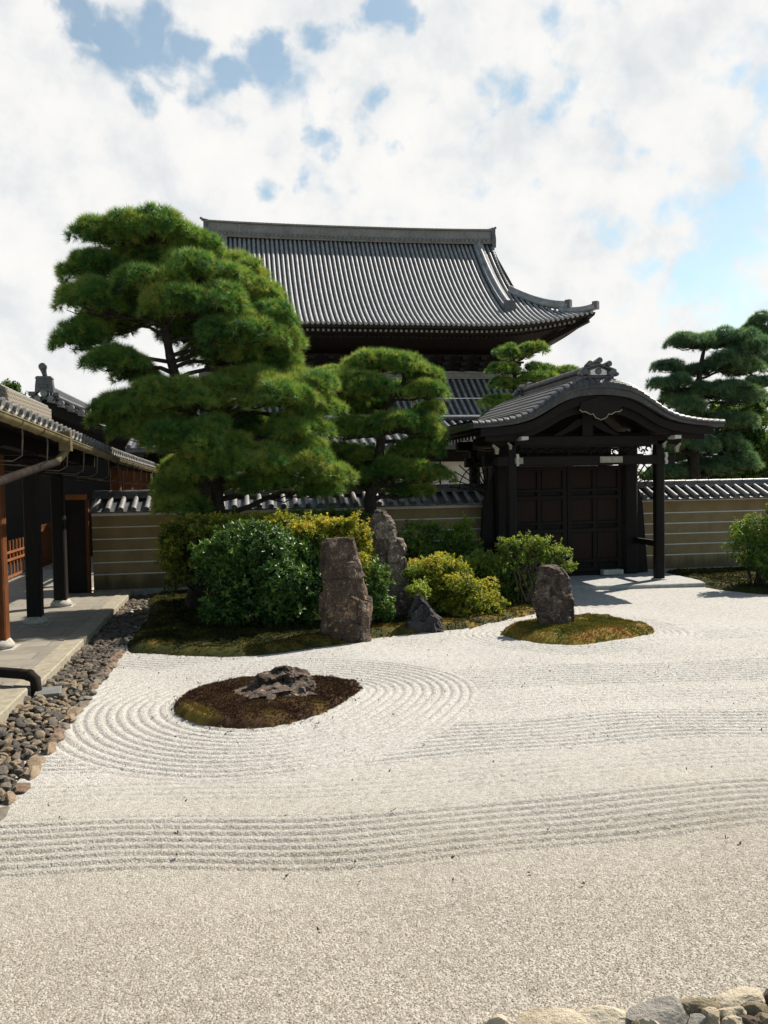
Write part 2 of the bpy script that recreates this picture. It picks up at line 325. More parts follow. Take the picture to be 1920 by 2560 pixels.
class MB:
    def __init__(s): s.v = []; s.f = []; s.mi = []; s.sm = []
    def _add(s, vs, fs, mi=0, smooth=False):
        o = len(s.v); s.v += [tuple(q) for q in vs]
        for f in fs: s.f.append(tuple(o + i for i in f)); s.mi.append(mi); s.sm.append(smooth)
        return s
    def box(s, c, d, rz=0.0, mi=0, taper=1.0):
        hx, hy, hz = d[0] / 2, d[1] / 2, d[2] / 2; cs, sn = cos(rz), sin(rz); vs = []
        for z in (-hz, hz):
            k = taper if z > 0 else 1.0
            for x, y in ((-hx, -hy), (hx, -hy), (hx, hy), (-hx, hy)):
                x *= k; y *= k
                vs.append((c[0] + x * cs - y * sn, c[1] + x * sn + y * cs, c[2] + z))
        return s._add(vs, [(3, 2, 1, 0), (4, 5, 6, 7), (0, 1, 5, 4), (1, 2, 6, 5), (2, 3, 7, 6), (3, 0, 4, 7)], mi)
    def span(s, x0, x1, y0, y1, z0, z1, mi=0): return s.box(((x0 + x1) / 2, (y0 + y1) / 2, (z0 + z1) / 2), (abs(x1 - x0), abs(y1 - y0), abs(z1 - z0)), 0, mi)
    def beam(s, a, b, w, h, mi=0):
        a = Vector(a); b = Vector(b); d = (b - a).normalized()
        up = Vector((0, 0, 1)) if abs(d.z) < 0.95 else Vector((0, 1, 0))
        sx = d.cross(up).normalized(); u = sx.cross(d).normalized(); vs = []
        for q in (a, b):
            for i, j in ((-1, -1), (1, -1), (1, 1), (-1, 1)): vs.append(q + sx * (w / 2 * i) + u * (h / 2 * j))
        return s._add(vs, [(0, 1, 2, 3), (7, 6, 5, 4), (1, 0, 4, 5), (2, 1, 5, 6), (3, 2, 6, 7), (0, 3, 7, 4)], mi)
    def tube(s, pts, rad, seg=8, mi=0, cap=True, smooth=True, arc=None, upv=None, capmi=None):
        pts = [Vector(q) for q in pts]; n = len(pts)
        if not hasattr(rad, '__len__'): rad = [rad] * n
        vs = []; ref = None
        for i in range(n):
            d = (pts[min(i + 1, n - 1)] - pts[max(i - 1, 0)])
            d = d.normalized() if d.length > 1e-9 else Vector((0, 0, 1))
            if upv is not None: ref = Vector(upv)
            elif ref is None: ref = Vector((0, 0, 1)) if abs(d.z) < 0.9 else Vector((1, 0, 0))
            sx = d.cross(ref)
            sx = sx.normalized() if sx.length > 1e-6 else Vector((1, 0, 0))
            u = sx.cross(d).normalized()
            if upv is None: ref = u
            k = seg if arc is None else seg + 1
            for j in range(k):
                an = (2 * pi * j / seg) if arc is None else (arc[0] + (arc[1] - arc[0]) * j / seg)
                vs.append(pts[i] + sx * (cos(an) * rad[i]) + u * (sin(an) * rad[i]))
        fs = []
        k = seg if arc is None else seg + 1
        for i in range(n - 1):
            for j in range(seg):
                j2 = (j + 1) % k if arc is None else j + 1
                fs.append((i * k + j, i * k + j2, (i + 1) * k + j2, (i + 1) * k + j))
        s._add(vs, fs, mi, smooth)
        if cap:
            cm = mi if capmi is None else capmi
            o = len(s.v)
            s._add(vs[:k], [tuple(range(k - 1, -1, -1))], cm); s._add(vs[-k:], [tuple(range(k))], cm)
        return s
    def lathe(s, c, prof, seg=16, mi=0, axis='z'):
        vs = []; fs = []; n = len(prof)
        for r, h in prof:
            for j in range(seg):
                a = 2 * pi * j / seg
                if axis == 'z': vs.append((c[0] + r * cos(a), c[1] + r * sin(a), c[2] + h))
                else: vs.append((c[0] + r * cos(a), c[1] + h, c[2] + r * sin(a)))
        for i in range(n - 1):
            for j in range(seg): fs.append((i * seg + j, i * seg + (j + 1) % seg, (i + 1) * seg + (j + 1) % seg, (i + 1) * seg + j))
        fs.append(tuple(range(seg - 1, -1, -1))); fs.append(tuple(range((n - 1) * seg, n * seg)))
        return s._add(vs, fs, mi, True)
    def prism(s, poly, y0, y1, mi=0):
        n = len(poly); vs = [(x, y0, z) for x, z in poly] + [(x, y1, z) for x, z in poly]
        fs = [tuple(range(n)), tuple(range(2 * n - 1, n - 1, -1))] + [(i, n + i, n + (i + 1) % n, (i + 1) % n) for i in range(n)]
        return s._add(vs, fs, mi)
    def prismx(s, poly, x0, x1, mi=0):
        n = len(poly); vs = [(x0, y, z) for y, z in poly] + [(x1, y, z) for y, z in poly]
        fs = [tuple(range(n)), tuple(range(2 * n - 1, n - 1, -1))] + [(i, n + i, n + (i + 1) % n, (i + 1) % n) for i in range(n)]
        return s._add(vs, fs, mi)
    def grid(s, rows, mi=0, smooth=True):
        k = len(rows[0]); vs = [q for r in rows for q in r]
        fs = [(i * k + j, i * k + j + 1, (i + 1) * k + j + 1, (i + 1) * k + j) for i in range(len(rows) - 1) for j in range(k - 1)]
        return s._add(vs, fs, mi, smooth)
    def build(s, name, mats, parent=None, bevel=0.0, origin=None):
        o3 = off(parent, origin)
        me = bpy.data.meshes.new(name)
        me.from_pydata([(q[0] - o3[0], q[1] - o3[1], q[2] - o3[2]) for q in s.v], [], s.f)
        for mm in (mats if isinstance(mats, (list, tuple)) else [mats]): me.materials.append(mm)
        me.polygons.foreach_set('material_index', s.mi); me.polygons.foreach_set('use_smooth', s.sm)
        me.update()
        import bmesh
        bm = bmesh.new(); bm.from_mesh(me); bmesh.ops.recalc_face_normals(bm, faces=bm.faces); bm.to_mesh(me); bm.free()
        o = link(name, me, parent, origin)
        if bevel:
            mo = o.modifiers.new('bevel', 'BEVEL'); mo.width = bevel; mo.segments = 1; mo.limit_method = 'ANGLE'; mo.angle_limit = radians(50)
        return o

# ------------------------------------------------------------------ foliage helpers
def unit(a): return a / np.maximum(np.linalg.norm(a, axis=-1, keepdims=True), 1e-9)
def tufts(P, A, n, L, Wd, cmin=0.05, shape='needle', droop=0.0, tint=None, jit=0.25, grad=1.0):
    """n needles or leaves round each point P about its axis A; returns verts, faces, tint"""
    P = np.asarray(P, float); A = unit(np.asarray(A, float)); K = len(P)
    r = unit(rng.normal(size=(K, 3))); T1 = unit(np.cross(A, r)); T2 = np.cross(A, T1)
    c = rng.uniform(cmin, 1.0, (K, n)); sn = np.sqrt(np.maximum(0, 1 - c * c)); ph = rng.uniform(0, 2 * pi, (K, n))
    D = A[:, None] * c[..., None] + (T1[:, None] * np.cos(ph)[..., None] + T2[:, None] * np.sin(ph)[..., None]) * sn[..., None]
    D = unit(D - np.array([0, 0, droop]))
    LL = L * rng.uniform(1 - jit, 1 + jit, (K, n)); 
    side = unit(np.cross(D, unit(rng.normal(size=(K, n, 3)) * 0.6 + A[:, None] * 0.0)))
    if shape == 'leaf': side = unit(np.cross(D, A[:, None] + rng.normal(size=(K, n, 3)) * 0.45))
    B = np.repeat(P[:, None], n, 1)
    tip = B + D * LL[..., None]
    tt = (tint if tint is not None else rng.uniform(0, 1, K))
    if shape == 'needle':
        b0 = B + side * Wd / 2; b1 = B - side * Wd / 2
        V = np.stack([b0, b1, tip], 2).reshape(-1, 3)
        Fc = np.arange(len(V)).reshape(-1, 3)
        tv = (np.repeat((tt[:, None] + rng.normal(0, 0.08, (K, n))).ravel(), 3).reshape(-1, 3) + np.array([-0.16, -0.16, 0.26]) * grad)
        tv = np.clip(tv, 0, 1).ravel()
    else:
        nrm = np.cross(side, D)
        midp = B + D * (LL * 0.5)[..., None]
        w = (Wd * rng.uniform(0.8, 1.2, (K, n)))[..., None] / 2
        l = midp + side * w + nrm * (w * 0.35); q = midp - side * w + nrm * (w * 0.35)
        V = np.stack([B, l, tip, q], 2).reshape(-1, 3)
        i = np.arange(0, len(V), 4)
        Fc = np.concatenate([np.stack([i, i + 1, i + 2], 1), np.stack([i, i + 2, i + 3], 1)])
        tv = np.repeat(np.clip(tt[:, None] + rng.normal(0, 0.10, (K, n)), 0, 1).ravel(), 4)
    return V, Fc, tv
def merge(parts):
    Vs, Fs, Ts = [], [], []; o = 0
    for V, Fc, T in parts:
        Vs.append(V); Fs.append(Fc + o); Ts.append(T); o += len(V)
    return np.concatenate(Vs), np.concatenate(Fs), np.concatenate(Ts)

def limb(mb, a, b, r0, r1, sag=0.15, n=7, wob=0.06, seg=6):
    a = np.array(a, float); b = np.array(b, float); L = np.linalg.norm(b - a); pts = []; rad = []
    ph = rng.uniform(0, 6.28, 3)
    for i in range(n + 1):
        u = i / n; q = a + (b - a) * u; q[2] += -sag * L * sin(pi * u)
        k = wob * L * sin(pi * u)
        q += np.array([sin(5 * u + ph[0]), sin(6 * u + ph[1]), sin(7 * u + ph[2])]) * k
        pts.append(q); rad.append(r0 + (r1 - r0) * u)
    mb.tube(pts, rad, seg)
    return pts

def pine(name, label, base, trunk, r_trunk, pads, Yc, mat, needle=(34, 0.140, 0.0080), dens=1.0, group=None, spread=0.7, clumpR=0.27, seedtint=0.45, bark='bark', grow=1.0):
    """trunk: list of drawing points (x,y,dY); pads: (x, y, halfwidth, halfheight[, dY]) outlines of needle pads"""
    global rng
    rng = np.random.default_rng(sum(ord(c_) * (i_ + 1) for i_, c_ in enumerate(label)))
    root = thing(name, label, 'tree', base, group)
    tp = [np.array(base) - np.array([0, 0, 0.15])] + [at(x, y, Yc + d) for x, y, d in trunk]
    # smooth trunk
    fine = []
    for i in range(len(tp) - 1):
        p0 = tp[max(i - 1, 0)]; p1 = tp[i]; p2 = tp[i + 1]; p3 = tp[min(i + 2, len(tp) - 1)]
        for u in np.linspace(0, 1, 6, endpoint=False):
            fine.append(0.5 * ((2 * p1) + (p2 - p0) * u + (2 * p0 - 5 * p1 + 4 * p2 - p3) * u * u + (3 * p1 - p0 - 3 * p2 + p3) * u ** 3))
    fine.append(tp[-1]); fine = np.array(fine)
    mb = MB(); N = len(fine)
    mb.tube(fine, [r_trunk * (1.25 if i < 2 else 1.0) * (1 - 0.78 * i / (N - 1)) * (1 + 0.06 * sin(i * 2.1)) for i in range(N)], 12)
    mb.build('trunk', M[bark], root)
    br = MB(); P = []; A = []; T = []
    for pad in pads:
        x, y, hw, hh = pad[:4]; dY = pad[4] if len(pad) > 4 else rng.uniform(-spread, spread)
        Y = Yc + dY; sc = pxm(Y); c = at(x, y, Y); rx = hw * sc * grow; rz = hh * sc * grow * 1.1; ry = max(min(rx * 0.85, 0.9), 0.35)
        # limb from trunk to the underside of the pad
        zz = c[2] - rz * 0.35
        k = int(np.argmin(np.abs(fine[:, 2] - (zz - 0.12 * np.linalg.norm(fine[:, :2] - c[:2], axis=1))) + 0.15 * np.linalg.norm(fine[:, :2] - c[:2], axis=1)))
        st = fine[k]; en = np.array([c[0], c[1], zz])
        rr = r_trunk * (1 - 0.75 * k / (N - 1)) * 0.5
        lp = limb(br, st, en, max(rr, 0.03), 0.022, sag=-0.06, wob=0.05)
        # clumps
        cr = min(clumpR, rz * 0.95 + 0.05, rx * 0.55)
        area = pi * rx * ry
        nc = max(3, int(area / (cr * cr * 1.45)))
        cl = []
        for i in range(nc):
            a = rng.uniform(0, 2 * pi); r = sqrt(rng.uniform(0, 1)) * 0.95
            hx = r * cos(a); hy = r * sin(a); 
            dz = rz * (0.55 * sqrt(max(0, 1 - r * r)) - 0.30) + rng.normal(0, rz * 0.22)
            cl.append(c + np.array([hx * (rx - cr * 1.0), hy * (ry - cr * 0.6), dz]))
        cl.append(c + np.array([rx - cr * 1.1, 0, -rz * 0.2])); cl.append(c + np.array([-rx + cr * 1.1, 0, -rz * 0.2]))
        for q in cl:
            j = lp[int(rng.integers(3, len(lp)))]
            limb(br, j, q - np.array([0, 0, 0.05]), 0.018, 0.007, sag=0.08, n=4, wob=0.08, seg=4)
            crr = cr * rng.uniform(0.75, 1.2)
            m_ = int(dens * 58 * (crr / 0.3) ** 2)
            u = rng.normal(size=(m_, 3)); u = unit(u); u[:, 2] = np.where(u[:, 2] < -0.45, -u[:, 2], u[:, 2])
            rad = crr * np.where(rng.uniform(size=m_) < .2, rng.uniform(.4, .8, m_), rng.uniform(0.86, 1.08, m_))[:, None]
            p = q + u * rad * np.array([1.15, 1.0, 0.62])
            ax = u * np.array([1, 1, 0.7]) + np.array([0, 0, 0.45]) + rng.normal(0, 0.30, (m_, 3))
            P.append(p); A.append(ax); T.append(np.clip(seedtint + rng.normal(0, 0.13) + rng.normal(0, 0.17, m_) + np.where(rng.uniform(size=m_) < .07, .35, 0), 0, 1))
    br.build('branch', M[bark], root)
    P = np.concatenate(P); A = np.concatenate(A); T = np.concatenate(T)
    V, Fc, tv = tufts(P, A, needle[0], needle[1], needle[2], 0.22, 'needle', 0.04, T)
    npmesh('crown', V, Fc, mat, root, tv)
    return root

def bush(name, label, cat, base, clumps, mat, leaf=(6, 0.05, 0.02), dens=180, stems=5, tint=0.5, tintup=0.3, stemmat='bark', cmin=-0.1, fill=0.35, group=None, stemr=0.018, rag=0.06, lf=4.5, la=0.42, sub=9):
    """clumps: list of (centre, (rx, ry, rz))"""
    global rng
    rng = np.random.default_rng(sum(ord(c_) * (i_ + 1) for i_, c_ in enumerate(label)))
    root = thing(name, label, cat, base, group)
    P, A, T = [], [], []
    if sub:
        big = clumps; clumps = []
        for c, r_ in big:
            c = np.array(c, float); r_ = np.array(r_, float); clumps.append((c, r_ * 0.62))
            nsub = max(5, int(sub))
            for i in range(nsub):
                u = unit(rng.normal(size=3)); u[1] = -abs(u[1]) if rng.uniform() < .6 else u[1]; f_ = rng.uniform(.30, .46)
                clumps.append((c + u * r_ * rng.uniform(.62, .82), np.maximum(r_ * f_, .06) * rng.uniform(.85, 1.15, 3)))
    for c, r in clumps:
        c = np.array(c, float); r = np.array(r, float); tj = rng.normal(0, .09)
        surf = 4 * pi * ((r[0] * r[1]) ** 1.6 / 3 + (r[0] * r[2]) ** 1.6 / 3 + (r[1] * r[2]) ** 1.6 / 3) ** (1 / 1.6)
        k = int(surf * dens)
        u = unit(rng.normal(size=(k, 3)))
        lump = np.array([mnoise.noise(Vector(c + q * r * 1.0) * lf) for q in u])
        rad = (1 + la * lump) * np.where(rng.uniform(size=k) < fill, rng.uniform(0.5, 0.95, k), rng.uniform(0.92, 1.0 + rag * 2, k))
        p = c + u * r * rad[:, None]
        keep = p[:, 2] > base[2] + 0.03
        p = p[keep]; u = u[keep]; lump = lump[keep]
        P.append(p); A.append(unit(u / r) + np.array([0, 0, 0.55]) + rng.normal(0, 0.3, p.shape))
        T.append(np.clip(tint + tj + 0.25 * lump + tintup * np.clip(u[:, 2], -0.3, 1) * 0.6 + rng.normal(0, 0.12, len(p)), 0, 1))  # leaves lighten upwards: sunlight on the tops painted into the tint
    # young sprigs standing out of the surface
    for c, r in clumps[::2]:
        c = np.array(c, float); r = np.array(r, float)
        for i in range(4 if sub else 0):
            u = unit(rng.normal(size=3) + np.array([0, -.3, .6])); b0 = c + u * r * 1.0; ln = rng.uniform(.6, 2.2) * leaf[1]
            k = 4; st_ = np.linspace(0, 1, k)[:, None]; P.append(b0 + (u + np.array([0, 0, .35])) * ln * st_); A.append(np.repeat((u + np.array([0, 0, .5]))[None], k, 0)); T.append(np.clip(np.full(k, tint + .25) + rng.normal(0, .1, k), 0, 1))
    P = np.concatenate(P); A = np.concatenate(A); T = np.concatenate(T)
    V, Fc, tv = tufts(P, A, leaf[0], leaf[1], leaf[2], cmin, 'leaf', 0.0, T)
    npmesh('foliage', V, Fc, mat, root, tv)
    mb = MB()
    for i in range(stems * (2 if sub else 1)):
        c, r = clumps[int(rng.integers(len(clumps)))]
        q = np.array(c) + np.array(r) * rng.uniform(-0.4, 0.4, 3)
        p0 = np.array(base) + np.array([rng.uniform(-.12, .12), rng.uniform(-.08, .08), -0.05])
        limb(mb, p0, q, stemr, stemr * 0.4, sag=-0.05, n=6, wob=0.07)
        for j in range(3): limb(mb, p0 + (q - p0) * rng.uniform(.45, .9), np.array(c) + np.array(r) * rng.uniform(-0.8, 0.8, 3), stemr * .5, stemr * .2, 0, 4, .08, 4)
    mb.build('stem', M[stemmat], root)
    return root

def rock(name, label, base, rows, mat, seg=90, nz=70, amp=0.06, freq=3.0, seed=0, cat='rock', facet=0.05, strata=0.0, group=None, parent=None):
    """rows: (height 0..H, xmin, xmax, ymin, ymax) relative to base"""
    hs = [r[0] for r in rows]; arr = np.array([r[1:] for r in rows]); H = hs[-1]
    V = []; 
    for i in range(nz + 1):
        u = i / nz; z = hs[0] + (H - hs[0]) * u
        x0, x1, y0, y1 = [np.interp(z, hs, arr[:, k]) for k in range(4)]
        for j in range(seg):
            a = 2 * pi * j / seg; ca, sa = cos(a), sin(a)
            e = 0.75
            ex = math.copysign(abs(ca) ** e, ca); ey = math.copysign(abs(sa) ** e, sa)
            x = (x0 + x1) / 2 + ex * (x1 - x0) / 2; y = (y0 + y1) / 2 + ey * (y1 - y0) / 2
            q = Vector((x * freq + seed * 7.3, y * freq, z * freq))
            d = amp * (mnoise.fractal(q, 0.9, 2.1, 6) + 0.5 * (mnoise.ridged_multi_fractal(q * 0.9, 1.0, 2.0, 4, 1.0, 2.0) - 1.0))
            vc = mnoise.cell(Vector((q.x * 1.4 + 0.6 * mnoise.noise(q * 1.3), q.y * 1.4, q.z * 1.0 + 0.6 * mnoise.noise(q * 1.1))))
            d += facet * (vc - 0.5)
            zz = z + 0.5 * amp * mnoise.noise(q * 1.7 + Vector((9, 3, 1)))
            if strata: d += strata * mnoise.noise(Vector((q.x * 0.4 + q.z * 3.5, q.y * 0.4, q.z * 5.0)))
            V.append((x + ex * d, y + ey * d, zz))
    top = [V[nz * seg + j] for j in range(seg)]
    cx = sum(q[0] for q in top) / seg; cy = sum(q[1] for q in top) / seg; cz = sum(q[2] for q in top) / seg
    Fc = []
    for i in range(nz):
        for j in range(seg): Fc.append((i * seg + j, i * seg + (j + 1) % seg, (i + 1) * seg + (j + 1) % seg, (i + 1) * seg + j))
    Vl = list(V); o = len(Vl); k0 = nz * seg
    prev = k0
    for r_, rr in enumerate((0.75, 0.5, 0.25)):
        for j in range(seg):
            q = top[j]; x = cx + (q[0] - cx) * rr; y = cy + (q[1] - cy) * rr
            Vl.append((x, y, q[2] * rr + cz * (1 - rr) + amp * 0.5 * (1 - rr) + 0.5 * amp * mnoise.fractal(Vector((x, y, seed)) * freq * 2, 0.9, 2, 4)))
        for j in range(seg): Fc.append((prev + j, prev + (j + 1) % seg, o + (j + 1) % seg, o + j))
        prev = o; o = len(Vl)
    Vl.append((cx, cy, cz + amp * 0.5))
    c = len(Vl) - 1
    Fc += [(prev + j, prev + (j + 1) % seg, c, c) for j in range(seg)]
    me = bpy.data.meshes.new(name)
    me.from_pydata(Vl, [], [f if f[2] != f[3] else f[:3] for f in Fc]); me.materials.append(mat)
    me.polygons.foreach_set('use_smooth', [False] * len(me.polygons)); me.update()
    o = bpy.data.objects.new(name, me); COL.objects.link(o); o.location = base
    return props(o, label, cat, group)

def pebble_mesh(name, sx, sy, sz, seed, mat, facet=0.16, sub=3):
    import bmesh
    bm = bmesh.new(); bmesh.ops.create_icosphere(bm, subdivisions=sub, radius=1.0)
    r2 = random.Random(seed)
    planes = [(Vector((r2.gauss(0, 1), r2.gauss(0, 1), r2.gauss(0, 1))).normalized(), r2.uniform(0.52, 0.88)) for _ in range(11)]
    for v in bm.verts:
        p = v.co.copy()
        for nrm, d in planes:
            k = p.dot(nrm)
            if k > d: p -= nrm * (k - d) * 0.93
        p *= 1 + facet * mnoise.noise(p * 1.3 + Vector((seed * 3.1, 0, 0))) + 0.03 * mnoise.noise(p * 5 + Vector((seed, 0, 0)))
        p += p.normalized() * 0.035 * mnoise.ridged_multi_fractal(p * 2.2 + Vector((seed * 1.7, 1, 2)), 1, 2, 4, 1, 2)
        v.co = Vector((p.x * sx, p.y * sy, p.z * sz))
    me = bpy.data.meshes.new(name); bm.to_mesh(me); bm.free()
    me.polygons.foreach_set('use_smooth', [sub < 4] * len(me.polygons)); me.materials.append(mat)
    return me

def inside(poly, X, Y):
    n = len(poly); r = np.zeros(X.shape, bool); j = n - 1
    for i in range(n):
        xi, yi = poly[i]; xj, yj = poly[j]
        c = ((yi > Y) != (yj > Y)) & (X < (xj - xi) * (Y - yi) / (yj - yi + 1e-12) + xi); r ^= c; j = i
    return r
def pdist(poly, X, Y):
    d = np.full(X.shape, 1e9); n = len(poly)
    for i in range(n):
        ax, ay = poly[i]; bx, by = poly[(i + 1) % n]; ex, ey = bx - ax, by - ay
        t_ = np.clip(((X - ax) * ex + (Y - ay) * ey) / (ex * ex + ey * ey + 1e-12), 0, 1)
        d = np.minimum(d, np.hypot(X - ax - t_ * ex, Y - ay - t_ * ey))
    return d
def smooth_poly(pts, k=5):
    out = []; n = len(pts)
    for i in range(n):
        p0, p1, p2, p3 = [np.array(pts[(i + j) % n], float) for j in (-1, 0, 1, 2)]
        for u in np.linspace(0, 1, k, endpoint=False):
            out.append(tuple(0.5 * ((2 * p1) + (p2 - p0) * u + (2 * p0 - 5 * p1 + 4 * p2 - p3) * u * u + (3 * p1 - p0 - 3 * p2 + p3) * u ** 3)))
    return out

# ------------------------------------------------------------------ ground and gravel
gm = MB(); gm.grid([[(-400, -60, -0.06), (400, -60, -0.06)], [(-400, 900, -0.06), (400, 900, -0.06)]], smooth=False)
props(gm.build('ground', M['soil']), kind='structure')

ISL1 = smooth_poly([(-0.80, 8.95), (-0.66, 8.45), (-0.35, 8.10), (0.05, 7.97), (0.45, 8.12), (0.80, 8.42), (1.05, 8.80), (1.24, 9.25), (1.02, 9.52), (0.62, 9.78), (0.10, 9.86), (-0.38, 9.66), (-0.68, 9.36)])
ISL2 = smooth_poly([(3.80, 12.02), (4.02, 11.42), (4.45, 11.08), (4.95, 11.10), (5.50, 11.28), (6.02, 11.58), (6.0, 12.05), (5.85, 12.55), (5.45, 12.85), (4.90, 12.85), (4.30, 12.60)])
BED = smooth_poly([(-1.74, 17.9), (-1.74, 15.0), (-1.74, 12.28), (-1.35, 11.85), (-0.74, 11.50), (-0.2, 11.36), (0.25, 11.40), (0.85, 11.62), (1.30, 11.80), (1.85, 12.20), (2.45, 12.34), (3.0, 12.46), (3.45, 12.62), (3.85, 12.90), (4.35, 13.20), (4.95, 13.72), (5.25, 14.5), (5.25, 15.6), (5.15, 16.4), (5.3, 18.0), (2.0, 18.35)])
BED = [(x, y) for x, y in BED]
RMOSS = smooth_poly([(9.45, 15.75), (9.65, 15.1), (9.98, 14.55), (10.6, 14.1), (12.2, 13.6), (14.5, 14), (14.5, 18.2), (11, 18.4), (9.75, 18.3), (9.6, 16.6)])

def band(s, a, b, w=0.07): return np.clip((s - a) / w, 0, 1) * np.clip((b - s) / w, 0, 1)
def gheight(X, Y):
    s = Y + 0.06 * X + 0.09 * np.sin(1.15 * X + 0.6) + 0.025 * np.sin(2.9 * X)
    d1 = pdist(ISL1, X, Y); d1 = np.where(inside(ISL1, X, Y), -d1, d1)
    d2 = pdist(ISL2, X, Y); d2 = np.where(inside(ISL2, X, Y), -d2, d2)
    d3 = pdist(BED, X, Y)
    r1 = np.clip((1.38 - d1) / 0.15, 0, 1) * np.clip((d1 - 0.02) / 0.05, 0, 1)
    r2 = np.clip((0.75 - d2) / 0.15, 0, 1) * np.clip((d2 - 0.02) / 0.05, 0, 1) * (1 - r1)
    r3 = np.clip((0.85 - d3) / 0.1, 0, 1) * (1 - r1) * (1 - r2) * (Y < 15)
    h = np.zeros_like(X); P = 0.106
    wav = lambda q: 0.6 - 2.0 * np.clip(1.0 - np.abs((q / P) % 1.0 - 0.5) * 2 / 0.62, 0, 1) ** 0.9
    n1 = 0.006 * np.sin(X * 7 + Y * 3) * 0.6
    h += 0.0075 * r1 * wav(d1 + n1); h += 0.009 * r2 * wav(d2 + n1); h += 0.008 * r3 * wav(d3)
    left = np.clip((r1), 0, 1); free = (1 - left) * (1 - r2) * (1 - r3)
    b = band(s, 5.10, 6.02) + 0.8 * band(s, 6.92, 7.95) + 0.75 * band(s, 9.0, 10.1) * np.clip((X - 2.2) / .4, 0, 1) + 0.6 * band(s, 11.3, 12.3) * np.clip((X - 5.5) / .4, 0, 1) + 0.35 * band(s, 6.25, 6.75) + 0.3 * band(s, 8.2, 8.8)
    h += 0.0105 * free * np.minimum(b, 1) * wav(s + n1 * 0.7)
    dg = (X - 5.6) * 0.85 + (Y - 14) * 0.35
    h += 0.010 * np.clip((Y - 13.9) / 0.15, 0, 1) * np.clip((7.6 - X) / .1, 0, 1) * wav(dg * 0.55) * free
    h += 0.010 * np.sin(X * 0.9 + 1) * np.sin(Y * 0.8) + 0.006 * np.sin(3.1 * X + 2 * Y)
    h += 0.02 * np.clip(1 - np.abs(d1) / 0.09, 0, 1) * (d1 > 0)
    return h
ys = np.concatenate([np.arange(2.2, 4.8, 0.03), np.arange(4.8, 8.3, 0.0105), np.arange(8.3, 11.5, 0.016), np.arange(11.5, 12.6, 0.03), np.arange(12.6, 18.4, 0.05)])
xs = np.concatenate([np.arange(-1.86, 2.9, 0.016), np.arange(2.9, 6.6, 0.028), np.arange(6.6, 16.2, 0.10)])
XX, YY = np.meshgrid(xs, ys)
HH = gheight(XX, YY)
V = np.stack([XX, YY, HH], -1).reshape(-1, 3); ny, nx = XX.shape
i = (np.arange(ny - 1)[:, None] * nx + np.arange(nx - 1)[None]).ravel()
g = npmesh('gravel_ground', V, np.stack([i, i + 1, i + nx + 1, i + nx], 1), M['gravel'], smooth=True); props(g, kind='structure')

# loose grains of gravel on top, where the eye can tell them apart
def grains(y0, y1, per, size):
    area_pts = int(per * 0.5 * 1.02 * (y1 * y1 - y0 * y0))
    Y = np.sqrt(rng.uniform(y0 * y0, y1 * y1, area_pts)); X = Y * (tan(YAW) + rng.uniform(-0.53, 0.53, area_pts))
    k = (X > -1.70) & ~inside(ISL1, X, Y) & ((Y > 3.75) | (X < 0.6 + (Y - 3.1) * 1.2) | True)
    X, Y = X[k], Y[k]; n = len(X)
    Z = gheight(X, Y); s_ = size * rng.uniform(0.6, 1.3, n); a = rng.uniform(0, 2 * pi, n)
    V = np.zeros((n, 5, 3)); 
    for q in range(4):
        an = a + q * pi / 2 + rng.uniform(-.4, .4, n); rr = s_ * rng.uniform(0.42, 0.72, n)
        V[:, q, 0] = X + rr * np.cos(an); V[:, q, 1] = Y + rr * np.sin(an); V[:, q, 2] = Z - 0.002 + s_ * rng.uniform(0, 0.22, n)
    V[:, 4, 0] = X + s_ * rng.uniform(-.3, .3, n); V[:, 4, 1] = Y + s_ * rng.uniform(-.3, .3, n); V[:, 4, 2] = Z + s_ * rng.uniform(0.28, 0.55, n)
    b_ = np.arange(n)[:, None] * 5
    Fc = np.concatenate([b_ + np.array([[q, (q + 1) % 4, 4]]) for q in range(4)])
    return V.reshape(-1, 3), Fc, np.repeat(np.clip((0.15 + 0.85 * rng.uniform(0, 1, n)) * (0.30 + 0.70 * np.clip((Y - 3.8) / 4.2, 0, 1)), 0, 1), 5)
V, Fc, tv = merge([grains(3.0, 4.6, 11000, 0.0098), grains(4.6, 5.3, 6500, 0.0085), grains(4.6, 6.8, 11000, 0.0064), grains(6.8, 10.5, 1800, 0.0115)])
g = npmesh('gravel', V, Fc, M['grain'], tint=tv); props(g, kind='stuff')

